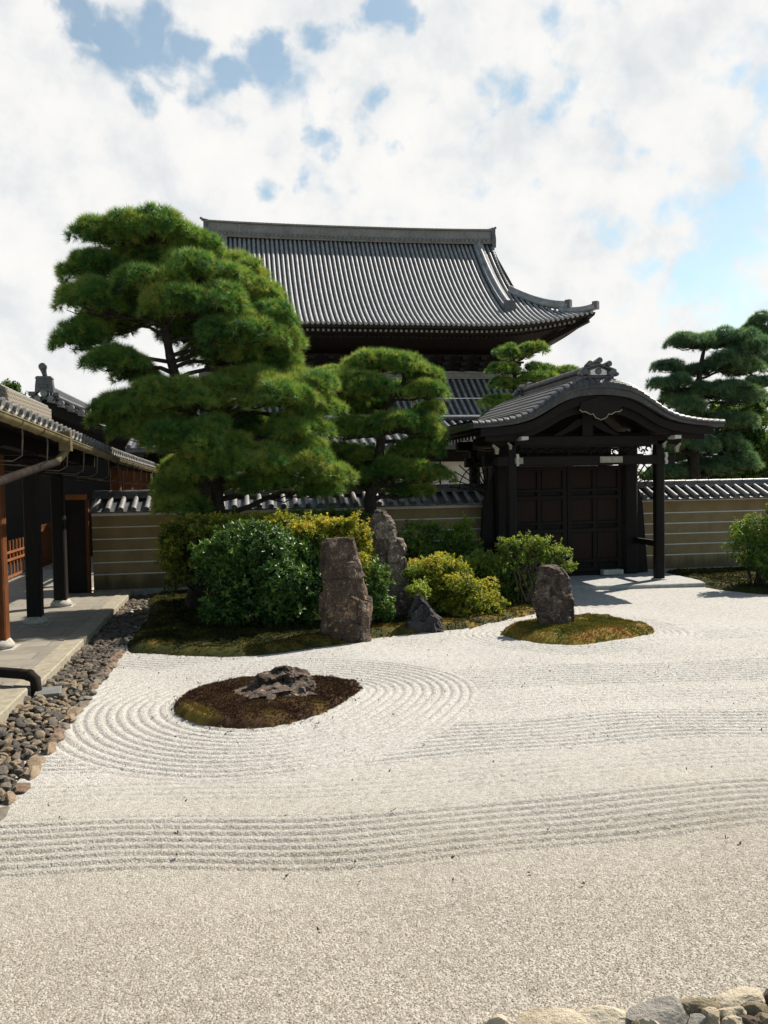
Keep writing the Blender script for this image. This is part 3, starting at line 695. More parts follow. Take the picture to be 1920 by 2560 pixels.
# ------------------------------------------------------------------ moss
def moss(name, poly, h, rim, mat, res, per, tuft=(5, 0.022, 0.007), tintf=None, bump_=0.03, far=None):
    P_ = np.array(poly); x0, y0 = P_.min(0); x1, y1 = P_.max(0)
    X, Y = np.meshgrid(np.arange(x0 - .1, x1 + .1, res), np.arange(y0 - .1, y1 + .1, res))
    ins = inside(poly, X, Y); d = np.where(ins, pdist(poly, X, Y), -pdist(poly, X, Y))
    nz = np.array([mnoise.fractal(Vector((a * 2.6, b_ * 2.6, 0)), 0.8, 2.1, 5) for a, b_ in zip(X.ravel(), Y.ravel())]).reshape(X.shape)
    edge = np.clip((d + 0.02 + 0.03 * nz) / rim, 0, 1)
    Z = np.where(d > -0.06, h * np.sqrt(edge) + bump_ * nz * edge - 0.03 * (1 - edge), -0.05)
    ny, nx = X.shape; i = (np.arange(ny - 1)[:, None] * nx + np.arange(nx - 1)[None]).ravel()
    q = np.stack([i, i + 1, i + nx + 1, i + nx], 1)
    ok = (d.ravel()[q] > -0.07).any(1)
    tn = np.clip(0.45 + 0.45 * nz, 0, 1) if tintf is None else np.clip(tintf(X, Y, nz, d), 0, 1)
    n = int(per * (x1 - x0) * (y1 - y0)); px = rng.uniform(x0 - .02, x1 + .02, n); py = rng.uniform(y0 - .02, y1 + .02, n)
    dd = np.where(inside(poly, px, py), pdist(poly, px, py), -pdist(poly, px, py)); k = (dd > 0) | (dd > -0.09 * rng.uniform(0, 1, n) ** 2.5); px, py = px[k], py[k]
    ix = np.clip(((px - x0 + .1) / res).astype(int), 0, nx - 1); iy = np.clip(((py - y0 + .1) / res).astype(int), 0, ny - 1)
    pz = Z[iy, ix]; A = np.stack([rng.normal(0, .5, len(px)), rng.normal(0, .5, len(px)), np.ones(len(px))], 1)
    tV, tF, tT = tufts(np.stack([px, py, pz], 1), A, tuft[0], tuft[1], tuft[2], 0.0, 'needle', 0, np.clip(tn[iy, ix] + rng.normal(0, .14, len(px)), 0, 1))
    gq = q[ok]; tri = np.concatenate([gq[:, [0, 1, 2]], gq[:, [0, 2, 3]]])
    V, Fc, T = merge([(np.stack([X, Y, Z], -1).reshape(-1, 3), tri, tn.ravel()), (tV, tF, tT)])
    return npmesh(name, V, Fc, mat, tint=T)
o = moss('moss_island', ISL1, 0.10, 0.10, M['mossbrown'], 0.03, 5200, (5, 0.026, 0.008), lambda X, Y, nz, d: 0.36 + 0.35 * nz + np.where((d < 0.18) & (Y < 9.1), 0.30, 0) * (0.6 + nz), 0.032)
props(o, 'low red brown moss mound with pointed ends around the craggy flat rock', 'moss mound')
o = moss('moss_island', ISL2, 0.12, 0.22, M['mossgold'], 0.03, 3600, (5, 0.030, 0.010), lambda X, Y, nz, d: 0.48 + 0.32 * nz + np.where(d < .25, .22, 0) - np.where((X > 4.5) & (d > .2), .12, 0), 0.035)
props(o, 'green and orange moss mound carrying the lone standing rock near the gate', 'moss mound')
o = moss('moss_bed', BED, 0.10, 0.20, M['mossgreen'], 0.06, 900, (5, 0.040, 0.014), lambda X, Y, nz, d: 0.26 + 0.30 * nz + np.where((d < .40) & (Y < 14), .34, 0) * np.clip((X + .6) / .8, 0.1, 1), 0.035)  # orange front rim fades leftwards: pine shade there is put into the tint
props(o, kind='stuff')
o = moss('moss_patch', RMOSS, 0.09, 0.3, M['mossgreen'], 0.10, 450, (5, 0.05, 0.018), lambda X, Y, nz, d: 0.25 + 0.3 * nz, 0.03)
props(o, kind='stuff')

# ------------------------------------------------------------------ tiled garden walls
def wall(label, x0, x1, band_h):
    r = thing('plastered_wall', label, 'wall', ((x0 + x1) / 2, 18.8, 0))
    mb = MB(); mb.span(x0, x1, 18.5, 19.1, 0.0, 1.76 - band_h, 0)
    mb.span(x0, x1, 18.42, 19.18, -0.1, 0.10, 2)
    for z in (0.43, 0.685, 0.94, 1.19, 1.445):
        mb.span(x0, x1, 18.494, 18.5, z - 0.011, z + 0.011, 1)
    mb.build('wall_body', [M['ochre'], M['white'], M['stonebase']], r)
    mb = MB(); mb.span(x0, x1, 18.47, 19.13, 1.76 - band_h, 1.765, 0); mb.build('plaster_band', M['white'], r)
    # coping: two slopes of pan tiles in steps, rolls, and ridge
    mb = MB()
    for sgn in (-1, 1):
        def yy(u): return 18.8 + sgn * u
        for k in range(4):
            u0, u1 = 0.66 - k * 0.15, 0.66 - (k + 1) * 0.15 - 0.03
            z0, z1 = 1.79 + k * 0.062, 1.79 + (k + 1) * 0.062 + 0.012
            mb.prismx([(yy(u0), z0 - 0.022), (yy(u0), z0), (yy(u1), z1), (yy(u1), z1 - 0.022)], x0, x1)
    mb.span(x0, x1, 18.3, 19.3, 1.755, 1.79)
    mb.build('pan_tiles', M['walltile'], r)
    mb = MB(); n = int((x1 - x0) / 0.263)
    for i in range(n):
        x = x0 + 0.13 + i * 0.263 + rng.uniform(-.006, .006)
        for sgn in (-1, 1):
            mb.tube([(x, 18.8 + sgn * 0.69, 1.825), (x, 18.8 + sgn * 0.42, 1.935), (x, 18.8 + sgn * 0.12, 2.06)], [0.062, 0.060, 0.055], 10, capmi=1)
            # hanging lip tile between the rolls
            mb.tube([(x + 0.03 + q * 0.2, 18.8 + sgn * 0.675, 1.80 - 0.020 * sin(pi * q)) for q in np.linspace(0, 1, 5)], 0.016, 5)
    mb.build('roll_tiles', [M['rolltile'], M['ornament']], r)
    mb = MB()
    for k, (w, z) in enumerate(((0.34, 2.055), (0.30, 2.085), (0.26, 2.115))): mb.span(x0, x1, 18.8 - w / 2, 18.8 + w / 2, z, z + 0.024)
    n = int((x1 - x0) / 0.3)
    for i in range(n):
        a = x0 + i * (x1 - x0) / n; b_ = x0 + (i + 1) * (x1 - x0) / n
        mb.tube([(a + .004, 18.8, 2.165), (b_ - 0.012, 18.8, 2.165)], [0.066, 0.072], 12)
    mb.build('ridge', M['walltile'], r)
wall('long ochre plastered wall with five white lines behind the bushes, left of the gate', -3.25, 5.60, 0.07)
wall('ochre plastered wall with five white lines to the right of the dark gate', 9.12, 17.0, 0.035)

# ------------------------------------------------------------------ gate with undulating gable
CX = 7.2
gate = thing('temple_gate', 'dark wooden gate with an undulating gabled roof and closed panelled doors', 'gate', (CX, 17.8, 0))
def kara(u):
    pts = [(0, 1), (.08, .992), (.16, .955), (.24, .885), (.32, .755), (.40, .575), (.48, .385), (.56, .235), (.646, .135), (.75, .07), (.85, .028), (1, 0)]
    return float(np.interp(abs(u), [p[0] for p in pts], [p[1] for p in pts]))
KU = np.linspace(-1, 1, 81)
kk = np.array([kara(u) for u in KU]); 
for _ in range(2): kk[1:-1] = (kk[:-2] + 2 * kk[1:-1] + kk[2:]) / 4
HWD = 2.72
def kprof(scale_w, z0, rise, dz=0.0): return [(CX + u * HWD * scale_w, z0 + rise * k + dz) for u, k in zip(KU, kk)]
top = kprof(1.0, 3.50, 0.87); YF, YB = 15.9, 20.6
# tile courses: each course is a shallow step across the slope, running front to back
mb = MB(); rows = []
NC = 42
def smp(P, s_):
    xs_ = [p[0] for p in P]; zs_ = [p[1] for p in P]
    return float(np.interp(s_, xs_, zs_))
yseq = [(YF, -0.15), (YF + 0.015, -0.10), (YF + 0.05, -0.055), (YF + 0.11, -0.022), (YF + 0.20, -0.004), (YF + 0.30, 0.0), (YF + 1.2, 0.0), (YF + 2.4, 0.0), (YB - .15, 0.0), (YB, -0.08)]
xs_all = []
for c_ in range(NC):
    xa = CX - HWD + 2 * HWD * c_ / NC; xb = CX - HWD + 2 * HWD * (c_ + 1) / NC
    hi = 0.022
    if (xa + xb) / 2 < CX: seq = [(xa, hi), ((xa + xb) / 2, hi * 0.6), (xb, 0.0)]
    else: seq = [(xa, 0.0), ((xa + xb) / 2, hi * 0.6), (xb, hi)]
    xs_all += seq
def tk(k): return 0.085 + 0.125 * k
def tkx(x): return tk(smp([(p_[0], k_) for p_, k_ in zip(top, kk)], x))
TK = [tkx(x) for x, h_ in xs_all]
for (y, dz) in yseq:
    rows.append([(x, y, smp(top, x) + dz / 0.15 * q_ * 0.78 + h_) for (x, h_), q_ in zip(xs_all, TK)])
mb.grid(rows[:5], 1, False); mb.grid(rows[4:], 0, False)
bot = [[(x, y, smp(top, x) - q_) for (x, h_), q_ in zip(xs_all, TK)] for y in (YF, YB)]
mb.grid(bot, 1, False)
mb.grid([[(x, YF, smp(top, x) - q_ * .78 + h_) for (x, h_), q_ in zip(xs_all, TK)], [(x, YF - 0.006, smp(top, x) - q_ * .9 + h_ * .4) for (x, h_), q_ in zip(xs_all, TK)], [(x, YF, smp(top, x) - q_) for (x, h_), q_ in zip(xs_all, TK)]], 1, False)
mb.grid([[(x, YB, smp(top, x) - q_ * .4 + h_) for (x, h_), q_ in zip(xs_all, TK)], [(x, YB, smp(top, x) - q_) for (x, h_), q_ in zip(xs_all, TK)]], 1, False)
for sx in (0, -1):
    x, h_ = xs_all[sx]
    mb._add([(x, YF, 3.5 - .085), (x, YB, 3.5 - .085), (x, YB, 3.5 + h_), (x, YF, 3.5 - .02)], [(0, 1, 2, 3)], 1)
roof = mb.build('roof', [M['gateroof'], M['gatelip']], gate)
# layered edge under the tiles, bargeboards, soffit
def hafu(name, sw, offs, thick, y0, y1, mat):
    P = kprof(sw, 3.50, 0.87); mb = MB(); up, lo = [], []
    for (x, z), k in zip(P, kk):
        z = z - offs(k); up.append((x, z)); lo.append((x, z - thick(k)))
    for y in (y0, y1): mb.grid([[(x, y, z) for x, z in up], [(x, y, z) for x, z in lo]], 0, False)
    for e in (lo, up): mb.grid([[(x, y0, z) for x, z in e], [(x, y1, z) for x, z in e]], 0, True)
    for q in (0, -1): mb._add([(up[q][0], y0, up[q][1]), (lo[q][0], y0, lo[q][1]), (lo[q][0], y1, lo[q][1]), (up[q][0], y1, up[q][1])], [(0, 1, 2, 3)])
    return mb.build(name, mat, gate)
hafu('roof_edge_band', 0.997, lambda k: tk(k) + .002, lambda k: .055 + .085 * k, 15.94, 20.55, M['gatelip'])
hafu('bargeboard', 0.93, lambda k: tk(k) + .06 + .087 * k, lambda k: .16 + .02 * k, 16.03, 16.15, M['woodx'])
hafu('inner_bargeboard', 0.88, lambda k: tk(k) + .10 + .10 * k, lambda k: .22 + .06 * k, 16.18, 16.28, M['woodx'])
hafu('soffit', 0.95, lambda k: tk(k) + .065 + .09 * k, lambda k: .03, 16.3, 20.4, M['wood'])
# rafters running front to back with white tips on the side eaves
for sgn in (-1, 1):
    for k in range(15):
        y = 16.5 + k * 0.27; mb = MB()
        mb.beam((CX + sgn * 1.7, y, 3.42), (CX + sgn * 2.52, y, 3.20), 0.06, 0.07, 0)
        mb.box((CX + sgn * 2.53, y, 3.198), (0.02, 0.055, 0.065), 0, 1)
        mb.build('rafter', [M['woodx'], M['whitepaint']], gate)
# ridge box and its end ornaments
rg = MB()
for k, (w, z0, z1) in enumerate(((0.62, 4.34, 4.40), (0.52, 4.40, 4.45), (0.46, 4.45, 4.50), (0.40, 4.50, 4.55))): rg.span(CX - w / 2, CX + w / 2, 16.22, 20.2, z0, z1 - 0.012)
for sgn in (-1, 0, 1):
    for k in range(13): rg.tube([(CX + sgn * 0.17, 16.2 + k * 0.31, 4.575 + (0.045 if sgn == 0 else -0.01)), (CX + sgn * 0.17, 16.49 + k * 0.31, 4.575 + (0.045 if sgn == 0 else -0.01))], [0.072, 0.080], 10)
rg.build('roof_ridge', M['gateroof'], gate)
def ornament(yf, sgn):
    mb = MB(); n0 = 0
    mb.span(CX - 0.40, CX + 0.40, min(yf, yf + .3 * sgn), max(yf, yf + .3 * sgn), 4.33, 4.43)
    y0, y1 = (yf, yf + 0.12 * sgn)
    mb.prism([(CX - 0.30, 4.43), (CX + 0.30, 4.43), (CX + 0.31, 4.55), (CX, 4.66), (CX - 0.31, 4.55)], min(y0, y1) + .02, max(y0, y1) + .02)
    mb.prism([(CX - 0.36, 4.56), (CX - 0.36, 4.60), (CX, 4.72), (CX + 0.36, 4.60), (CX + 0.36, 4.56), (CX, 4.665)], min(y0, y1) - .03, max(y0, y1) + .03)
    for q in (-1, 1):          # scrolls at the feet
        for k, (r, dx, dz) in enumerate(((0.085, 0.36, 0.09), (0.055, 0.27, 0.04), (0.05, 0.45, 0.03))):
            mb.lathe((CX + q * dx, yf - 0.03 * sgn, 4.43 + dz), [(r * .4, -0.05), (r * .9, -0.045), (r, -0.02), (r, 0.09)], 14, 0, 'y')
    for q, dz in ((-1, 0.0), (0, 0.075), (1, 0.0)):
        a = Vector((CX + q * 0.245, yf - 0.10 * sgn, 4.69 + dz)); b_ = Vector((CX + q * 0.20, yf + 0.2 * sgn, 4.655 + dz))
        mb.tube([a, b_], [0.068, 0.058], 14)
        mb.tube([a - Vector((0, 0.012 * sgn, 0)), a], [0.045, 0.05], 14)
    mb.v = [(CX + (v_[0] - CX) * .86, v_[1], 4.38 + (v_[2] - 4.38) * .9) for v_ in mb.v]
    o = mb.build('ridge_ornament', M['ornament'], gate)
    pn = MB(); ya, yb = yf - 0.012 * sgn, yf + 0.03 * sgn
    pn.prism([(CX - 0.20, 4.438), (CX + 0.20, 4.438), (CX + 0.18, 4.52), (CX, 4.59), (CX - 0.18, 4.52)], min(ya, yb), max(ya, yb))
    pn.build('white_panel', M['white'], o)
    dk = MB(); dk.lathe((CX, yf - 0.02 * sgn, 4.512), [(0.03, -0.03), (0.058, -0.028), (0.068, -0.012), (0.068, 0.03)], 20, 0, 'y'); dk.build('round_crest', M['ornament'], o)
ornament(16.12, 1); ornament(20.25, -1)
# posts
def post(x, y, w, h, name='post', mat='wood', base=True, z0=0.10):
    mb = MB(); c = w * 0.16; h2 = w / 2
    poly = [(-h2 + c, -h2), (h2 - c, -h2), (h2, -h2 + c), (h2, h2 - c), (h2 - c, h2), (-h2 + c, h2), (-h2, h2 - c), (-h2, -h2 + c)]
    vs = [(x + a, y + b_, z) for z in (z0, h) for a, b_ in poly]
    mb._add(vs, [tuple(range(7, -1, -1)), tuple(range(8, 16))] + [(i, (i + 1) % 8, 8 + (i + 1) % 8, 8 + i) for i in range(8)])
    return mb.build(name, M[mat], gate)
for x in (5.52, 8.86):
    p_ = post(x, 16.75, 0.20, 3.10, 'front_post')
    mb = MB(); mb.lathe((x, 16.75, 0.06), [(0.17, 0), (0.18, 0.02), (0.15, 0.06)], 16); mb.build('post_base', M['stonebase'], p_)
for x in (5.72, 8.78): post(x, 18.05, 0.36, 3.15, 'main_post')
for x in (5.52, 8.86): post(x, 19.6, 0.20, 3.10, 'rear_post')
# tie beams
TBM = [(5.2, 9.2, 16.66, 16.84, 2.60, 2.80), (5.05, 9.35, 16.65, 16.85, 3.02, 3.22), (5.3, 9.1, 17.93, 18.17, 2.62, 2.86), (5.1, 9.3, 17.92, 18.18, 3.06, 3.36), (5.3, 9.1, 19.5, 19.7, 2.62, 2.84), (5.1, 9.3, 19.48, 19.72, 3.02, 3.24)]
for x in (5.52, 8.86): TBM += [(x - .07, x + .07, 16.86, 17.86, 2.63, 2.77), (x - .08, x + .08, 16.9, 19.45, 3.04, 3.20)]
for q in TBM: mb = MB(); mb.span(*q); mb.build('tie_beam', M['woodx'], gate, 0.012)
for x in (5.52, 8.86): mb = MB(); mb.span(x - .045, x + .045, 16.86, 17.9, 0.80, 0.93); mb.build('side_rail', M['wood'], gate, 0.008)
# gable filling wall behind the bargeboard and the carved frog-leg strut
mb = MB(); P = kprof(0.90, 3.50 - 0.42, 0.93)
lo = [(x, 3.36) for x, z in P]
mb.grid([[(x, 17.98, max(z, 3.37)) for x, z in P], [(x, 17.98, 3.36) for x, z in P]], 0, False); mb.grid([[(x, 18.08, max(z, 3.37)) for x, z in P], [(x, 18.08, 3.36) for x, z in P]], 0, False)
mb.build('gable_board', M['wood'], gate)
mb = MB()
for sgn in (-1, 1):
    mb.prism([(CX, 3.62), (CX + sgn * .25, 3.56), (CX + sgn * .52, 3.36), (CX + sgn * .75, 3.24), (CX + sgn * .62, 3.22), (CX + sgn * .36, 3.32), (CX + sgn * .16, 3.44), (CX, 3.48)], 16.68, 16.80)
mb.span(CX - .12, CX + .12, 16.66, 16.82, 3.22, 3.98); mb.build('gable_strut', M['woodx'], gate)
# pendant under the gable apex with pale outline
pen = [(-.46, 3.70), (-.40, 3.655), (-.33, 3.66), (-.22, 3.60), (-.17, 3.615), (-.12, 3.54), (0, 3.49), (.12, 3.54), (.17, 3.615), (.22, 3.60), (.33, 3.66), (.40, 3.655), (.46, 3.70)]
mb = MB(); mb.prism([(CX + x, z + 0.02) for x, z in pen] + [(CX + .42, 3.86), (CX, 4.0), (CX - .42, 3.86)], 16.00, 16.06); pd = mb.build('gable_pendant', M['woodx'], gate)
mb = MB(); mb.tube([(CX + x, 15.995, z + 0.018) for x, z in pen], 0.010, 5); mb.build('pale_outline', M['plate'], pd)
# carved openwork transom
mb = MB(); mb.span(5.72, 8.68, 16.71, 16.79, 2.985, 3.02)
for i in range(46):
    x = 5.75 + i * 0.064; z = 2.90 + 0.045 * sin(i * 1.7)
    mb.tube([(x + 0.05 * cos(a_) * (1 + .3 * sin(i)), 16.75, z + 0.05 * sin(a_)) for a_ in np.linspace(0, 4.2 + sin(i * 2.3), 8)], 0.014 + 0.006 * sin(i * 3.1), 5)
mb.build('carved_transom', M['woodx'], gate)
mb = MB(); mb.span(5.55, 8.35, 18.0, 18.04, 2.84, 3.08); mb.build('added_backing', M['wood'], gate)  # board added behind the transom to darken the gaps in it
# white painted noses, beam ends and pale metal plates
for x in (5.58, 8.90):
    mb = MB(); mb.box((x, 16.14, 3.15), (0.15, 0.30, 0.075)); mb.build('beam_end', M['whitepaint'], gate, 0.01)
for sgn, x0 in ((-1, 5.16), (1, 9.22)):
    for (dx, z, sc) in ((0, 2.95, .78), (-0.30 * sgn, 3.02, .55)):
        mb = MB(); x = x0 + dx
        mb.prism([(x - sgn * .055 * sc, z - .13 * sc), (x + sgn * .02 * sc, z - .13 * sc), (x + sgn * .035 * sc, z), (x + sgn * .11 * sc, z + .10 * sc), (x + sgn * .07 * sc, z + .14 * sc), (x - sgn * .02 * sc, z + .07 * sc), (x - sgn * .08 * sc, z + .02 * sc)], 16.58, 16.645)
        mb.build('carved_nose', M['plate'], gate)
for x in (5.63, 8.97):
    mb = MB(); mb.prism([(x - .028, 2.60), (x + .02, 2.60), (x + .035, 2.66), (x + .01, 2.71), (x + .035, 2.77), (x + .02, 2.85), (x - .035, 2.85), (x - .02, 2.77), (x - .04, 2.70), (x - .02, 2.65)], 16.60, 16.645)
    mb.build('carved_nose', M['whitepaint'], gate)
for x0, x1 in ((5.58, 5.76), (7.47, 7.98)):
    mb = MB(); mb.span(x0, x1, 16.645, 16.657, 2.645, 2.775)
    pl_ = mb.build('metal_plate', M['plate'], gate)
    mb = MB()
    for xx in (x0 + .03, (x0 + x1) / 2, x1 - .03):
        for z in (2.68, 2.74): mb = MB(); mb.lathe((xx, 16.642, z), [(0.004, -0.006), (0.009, 0), (0.009, 0.004)], 8, 0, 'y'); mb.build('nail', M['iron'], pl_)
# doors: two leaves of framed panels
for x0, x1 in ((5.92, 7.245), (7.255, 8.58)):
    mb = MB(); mb.span(x0, x1, 18.02, 18.06, 0.16, 2.60); w = x1 - x0
    leaf = mb.build('door_leaf', M['wood'], gate)
    fr = MB()
    for xx in (x0 + .055, (x0 + x1) / 2, x1 - .055): fr.span(xx - .055, xx + .055, 17.955, 18.018, 0.16, 2.60)
    for z, h_ in ((0.21, .10), (0.42, .08), (1.12, .10), (1.30, .07), (1.88, .10), (2.05, .07), (2.55, .10)): fr.span(x0, x1, 17.950, 18.017, z - h_ / 2, z + h_ / 2)
    fr.build('door_frame', M['wood'], leaf, 0.008)
    for k in (0, 1):
        for z0, z1 in ((0.46, 1.07), (1.335, 1.83), (2.085, 2.50)):
            pb = MB(); pb.span(x0 + .11 + k * (w / 2 - .03) , x0 + w / 2 - .055 + k * (w / 2 - .055), 17.995, 18.016, z0, z1); pb.build('door_panel', M['panelwood'], leaf)
mb = MB(); mb.span(5.9, 8.6, 17.90, 18.2, 0.09, 0.155); mb.build('threshold', M['wood'], gate, 0.01)
mb = MB(); mb.span(8.02, 8.50, 17.72, 17.90, 0.10, 0.21)
for k in range(9): mb.span(8.16 + k * .034, 8.178 + k * .034, 17.712, 17.719, 0.105, 0.205)
mb.build('metal_shoe', M['whitepaint'], gate, 0.006)
# side boards closing the gate against the wall
for sgn, xi in ((-1, 5.54), (1, 8.96)):
    mb = MB(); xo = CX + sgn * 1.92; xb = CX + sgn * 2.04
    mb.prism([(xi, 0.1), (xb, 0.1), (xo, 1.72), (xi, 1.78)], 18.0, 18.10); mb.prism([(xi, 1.78), (xo, 1.72), (CX + sgn * 1.80, 2.2), (xi, 2.5)], 18.02, 18.08)
    mb.build('side_board', M['wood'], gate)
# fans of spikes beside the roof
for sgn in (-1, 1):
    mb = MB(); c = (CX + sgn * 1.72, 18.3, 2.05)
    for k in range(8):
        a_ = radians(8 + k * 11.5); d = Vector((sgn * cos(a_), 0, sin(a_)))
        mb.beam(Vector(c) + d * .15, Vector(c) + d * 0.86, 0.03, 0.022)
        mb.tube([Vector(c) + d * .86, Vector(c) + d * 0.93], [0.02, 0.002], 5)
    for r in (0.45, 0.68): mb.tube([(c[0] + sgn * r * cos(a_), c[1] + .015, c[2] + r * sin(a_)) for a_ in np.linspace(radians(2), radians(93), 12)], 0.014, 5)
    mb.build('spike_fan', M['wood'], gate)
# platform and step
mb = MB(); sg = [(5.05, 16.55), (5.9, 16.35), (7.2, 16.15), (8.5, 16.0), (9.5, 15.98), (9.62, 16.4), (9.6, 18.4), (5.2, 18.4)]
vs = [(x, y, -0.05) for x, y in sg] + [(x, y, 0.085) for x, y in sg]; n = len(sg)
mb._add(vs, [tuple(range(n - 1, -1, -1)), tuple(range(n, 2 * n))] + [(i, (i + 1) % n, n + (i + 1) % n, n + i) for i in range(n)])
st = mb.build('stone_step', M['step'], bevel=0.015); props(st, 'low grey granite step in front of the closed gate doors', 'step')

# ------------------------------------------------------------------ bamboo pole
mb = MB(); mb.tube([(4.71, 19.75, 0.0), (4.71, 19.75, 1.5), (4.72, 19.76, 3.1)], 0.022, 8)
props(mb.build('bamboo_pole', M['wood']), 'thin dark upright pole rising behind the wall left of the gate', 'pole')

# ------------------------------------------------------------------ great hall
HX = 8.1
hall = thing('temple_hall', 'large temple hall with a sweeping grey tiled hip and gable roof over dark eaves', 'temple hall', (HX, 60, 0))
ZR, YR, YE, HW, HG, TB = 19.5, 60.0, 50.0, 14.1, 10.35, 0.53
def hz(d, t): return ZR - 10.93 * t + 3.18 * t * t + 0.95 * max(0, (abs(d) - 5.5) / 8.6) ** 2.4 * t ** 3
def ht0(d): return 0.0 if abs(d) <= HG else TB + (abs(d) - HG) / (HW - HG) * (1 - TB)
def hpt(d, t, lift=0.0): return (HX + d, YR - (YR - YE) * t, hz(d, t) + lift)
def strip(mb, d0, d1, nt_=14, mi=0, back=False):
    rows = []
    for d in (d0, d1):
        t0 = ht0(d)
        r = [hpt(d, t0 + (1 - t0) * k / nt_) for k in range(nt_ + 1)]
        if back: r = [(x, 2 * YR - y, z) for x, y, z in r]
        rows.append(r)
    mb.grid(rows, mi)
DL = -10.75
mb = MB(); ds = np.linspace(DL, HW, 80)
for a, b_ in zip(ds[:-1], ds[1:]): strip(mb, a, b_); strip(mb, a, b_, back=True)
# side slope (hip) on the right
for sgn in (1,):
    rows = []
    for k in range(9):
        w = k / 8; d = HG + (HW - HG) * w; t_ = TB + (1 - TB) * w; hy = (YR - YE) * t_
        rows.append([(HX + sgn * d, YR + hy * q, ZR - 10.93 * t_ + 3.18 * t_ * t_ + 0.95 * max(0, (d - 5.5) / 8.6) ** 2.4 * t_ ** 3 * (0.25 + 0.75 * abs(q) ** 2.4)) for q in np.linspace(-1, 1, 17)])
    mb.grid(rows, 0)
roof = mb.build('roof', M['hallpan'], hall)
mb = MB()
for d in np.arange(DL + 0.12, HW - 0.1, 0.322):
    t0 = ht0(d) + 0.01
    n_ = 16 if t0 < .1 else 8
    mb.tube([hpt(d, t0 + (1.004 - t0) * k / n_, 0.03) for k in range(n_ + 1)], 0.098, 8)
for sgn in (1,):
    for y in np.arange(-9.6, 9.7, 0.322):
        t0 = max(abs(y) / 10.0, TB); pts = []
        for k in range(7):
            w_ = (t0 - TB) / (1 - TB); w = w_ + (1.004 - w_) * k / 6; d = HG + (HW - HG) * w; t_ = TB + (1 - TB) * w; q = y / ((YR - YE) * t_)
            pts.append((HX + sgn * d, YR + y, ZR - 10.93 * t_ + 3.18 * t_ * t_ + 0.95 * max(0, (d - 5.5) / 8.6) ** 2.4 * t_ ** 3 * (0.25 + 0.75 * min(abs(q), 1) ** 2.4) + .03))
        mb.tube(pts, 0.098, 6)
mb.build('roof_rolls', M['halltile'], roof)
# eave edge, rafters, soffit
mb = MB()
def eave(d, dz=0.0, inset=0.0): return (HX + d * (1 - inset / HW), YE + inset, hz(d, 1) + dz)
def eside(sgn, q, dz=0.0, inset=0.0): return (HX + sgn * (HW - inset), YR + 10 * q * (1 - inset / 10), ZR - 7.75 + 0.95 * (0.25 + 0.75 * abs(q) ** 2.4) + dz)
dd = np.linspace(DL, HW, 60)
for a, b_, ia, ib in ((-.02, -.20, 0.0, 0.05), (-.20, -.22, .05, .5), (-.22, -.42, .5, .52), (-.42, -.50, .52, 1.3), (-.5, -.62, 1.3, 1.32)):
    mb.grid([[eave(d, a, ia) for d in dd], [eave(d, b_, ib) for d in dd]], 0)
    for sgn in (1,): mb.grid([[eside(sgn, q, a, ia) for q in np.linspace(-1, 1, 30)], [eside(sgn, q, b_, ib) for q in np.linspace(-1, 1, 30)]], 0)
mb.grid([[eave(d, -.62, 1.32) for d in dd], [(HX + max(-10.4, min(10.4, d * 10.4 / 12.6)), 54.0, 10.55) for d in dd]], 0)
for sgn in (1,):
    qs = np.linspace(-1, 1, 30)
    mb.grid([[eside(sgn, q, -.62, 1.32) for q in qs], [(HX + sgn * 10.4, YR + 6 * max(-1, min(1, q * 1.12)), 10.55) for q in qs]], 0)
mb.build('eave_soffit', M['wood'], hall)
mb = MB()
for d in np.arange(DL + .2, 13.5, 0.33):
    x, y, z = eave(d, -.33, .42); mb.box((x, y, z), (0.13, 0.10, 0.13), 0, 0)
    x, y, z = eave(d, -.56, 1.22); mb.box((x, y, z), (0.15, 0.16, 0.12), 0, 1)
for q in np.arange(-.97, .98, .033):
    x, y, z = eside(1, q, -.33, .42); mb.box((x, y, z), (0.10, 0.13, 0.13), 0, 1)
    x, y, z = eside(1, q, -.60, 1.22); mb.box((x, y, z), (0.3, 0.13, 0.14), 0, 1)
for sgn in (1,):
    p0 = Vector((HX + sgn * 10.4, 54.0, 10.5)); p1 = Vector(eave(sgn * HW, -.42, .35)); mb.beam(p0, p1, .32, .36, 1)
mb.build('rafter_row', [M['hallridge'], M['wood']], hall)['kind'] = 'stuff'
# walls under the eaves with bracket sets
mb = MB(); mb.span(HX - 10.4, HX + 10.4, 54, 66, 8.6, 10.9); mb.span(HX - 13.0, HX + 13.0, 51.2, 68.8, 0.0, 5.4); mb.build('wall', M['wood'], hall)
for x in np.arange(-10, 10.1, 1.25):
    mb = MB()
    for k in range(3):
        mb.span(HX + x - .18, HX + x + .18, 53.9 - .45 * (k + 1), 54.0 - .4 * k, 9.35 + .33 * k, 9.58 + .33 * k); mb.span(HX + x - .45, HX + x + .45, 53.7 - .45 * k, 53.86 - .45 * k, 9.55 + .33 * k, 9.68 + .33 * k)
    mb.build('bracket', M['wood'], hall)
for z, y in ((9.15, 53.86), (8.95, 53.8)): mb = MB(); mb.span(HX - 10.6, HX + 10.6, y, 54, z - .09, z + .09); mb.build('tie_beam', M['woodx'], hall)
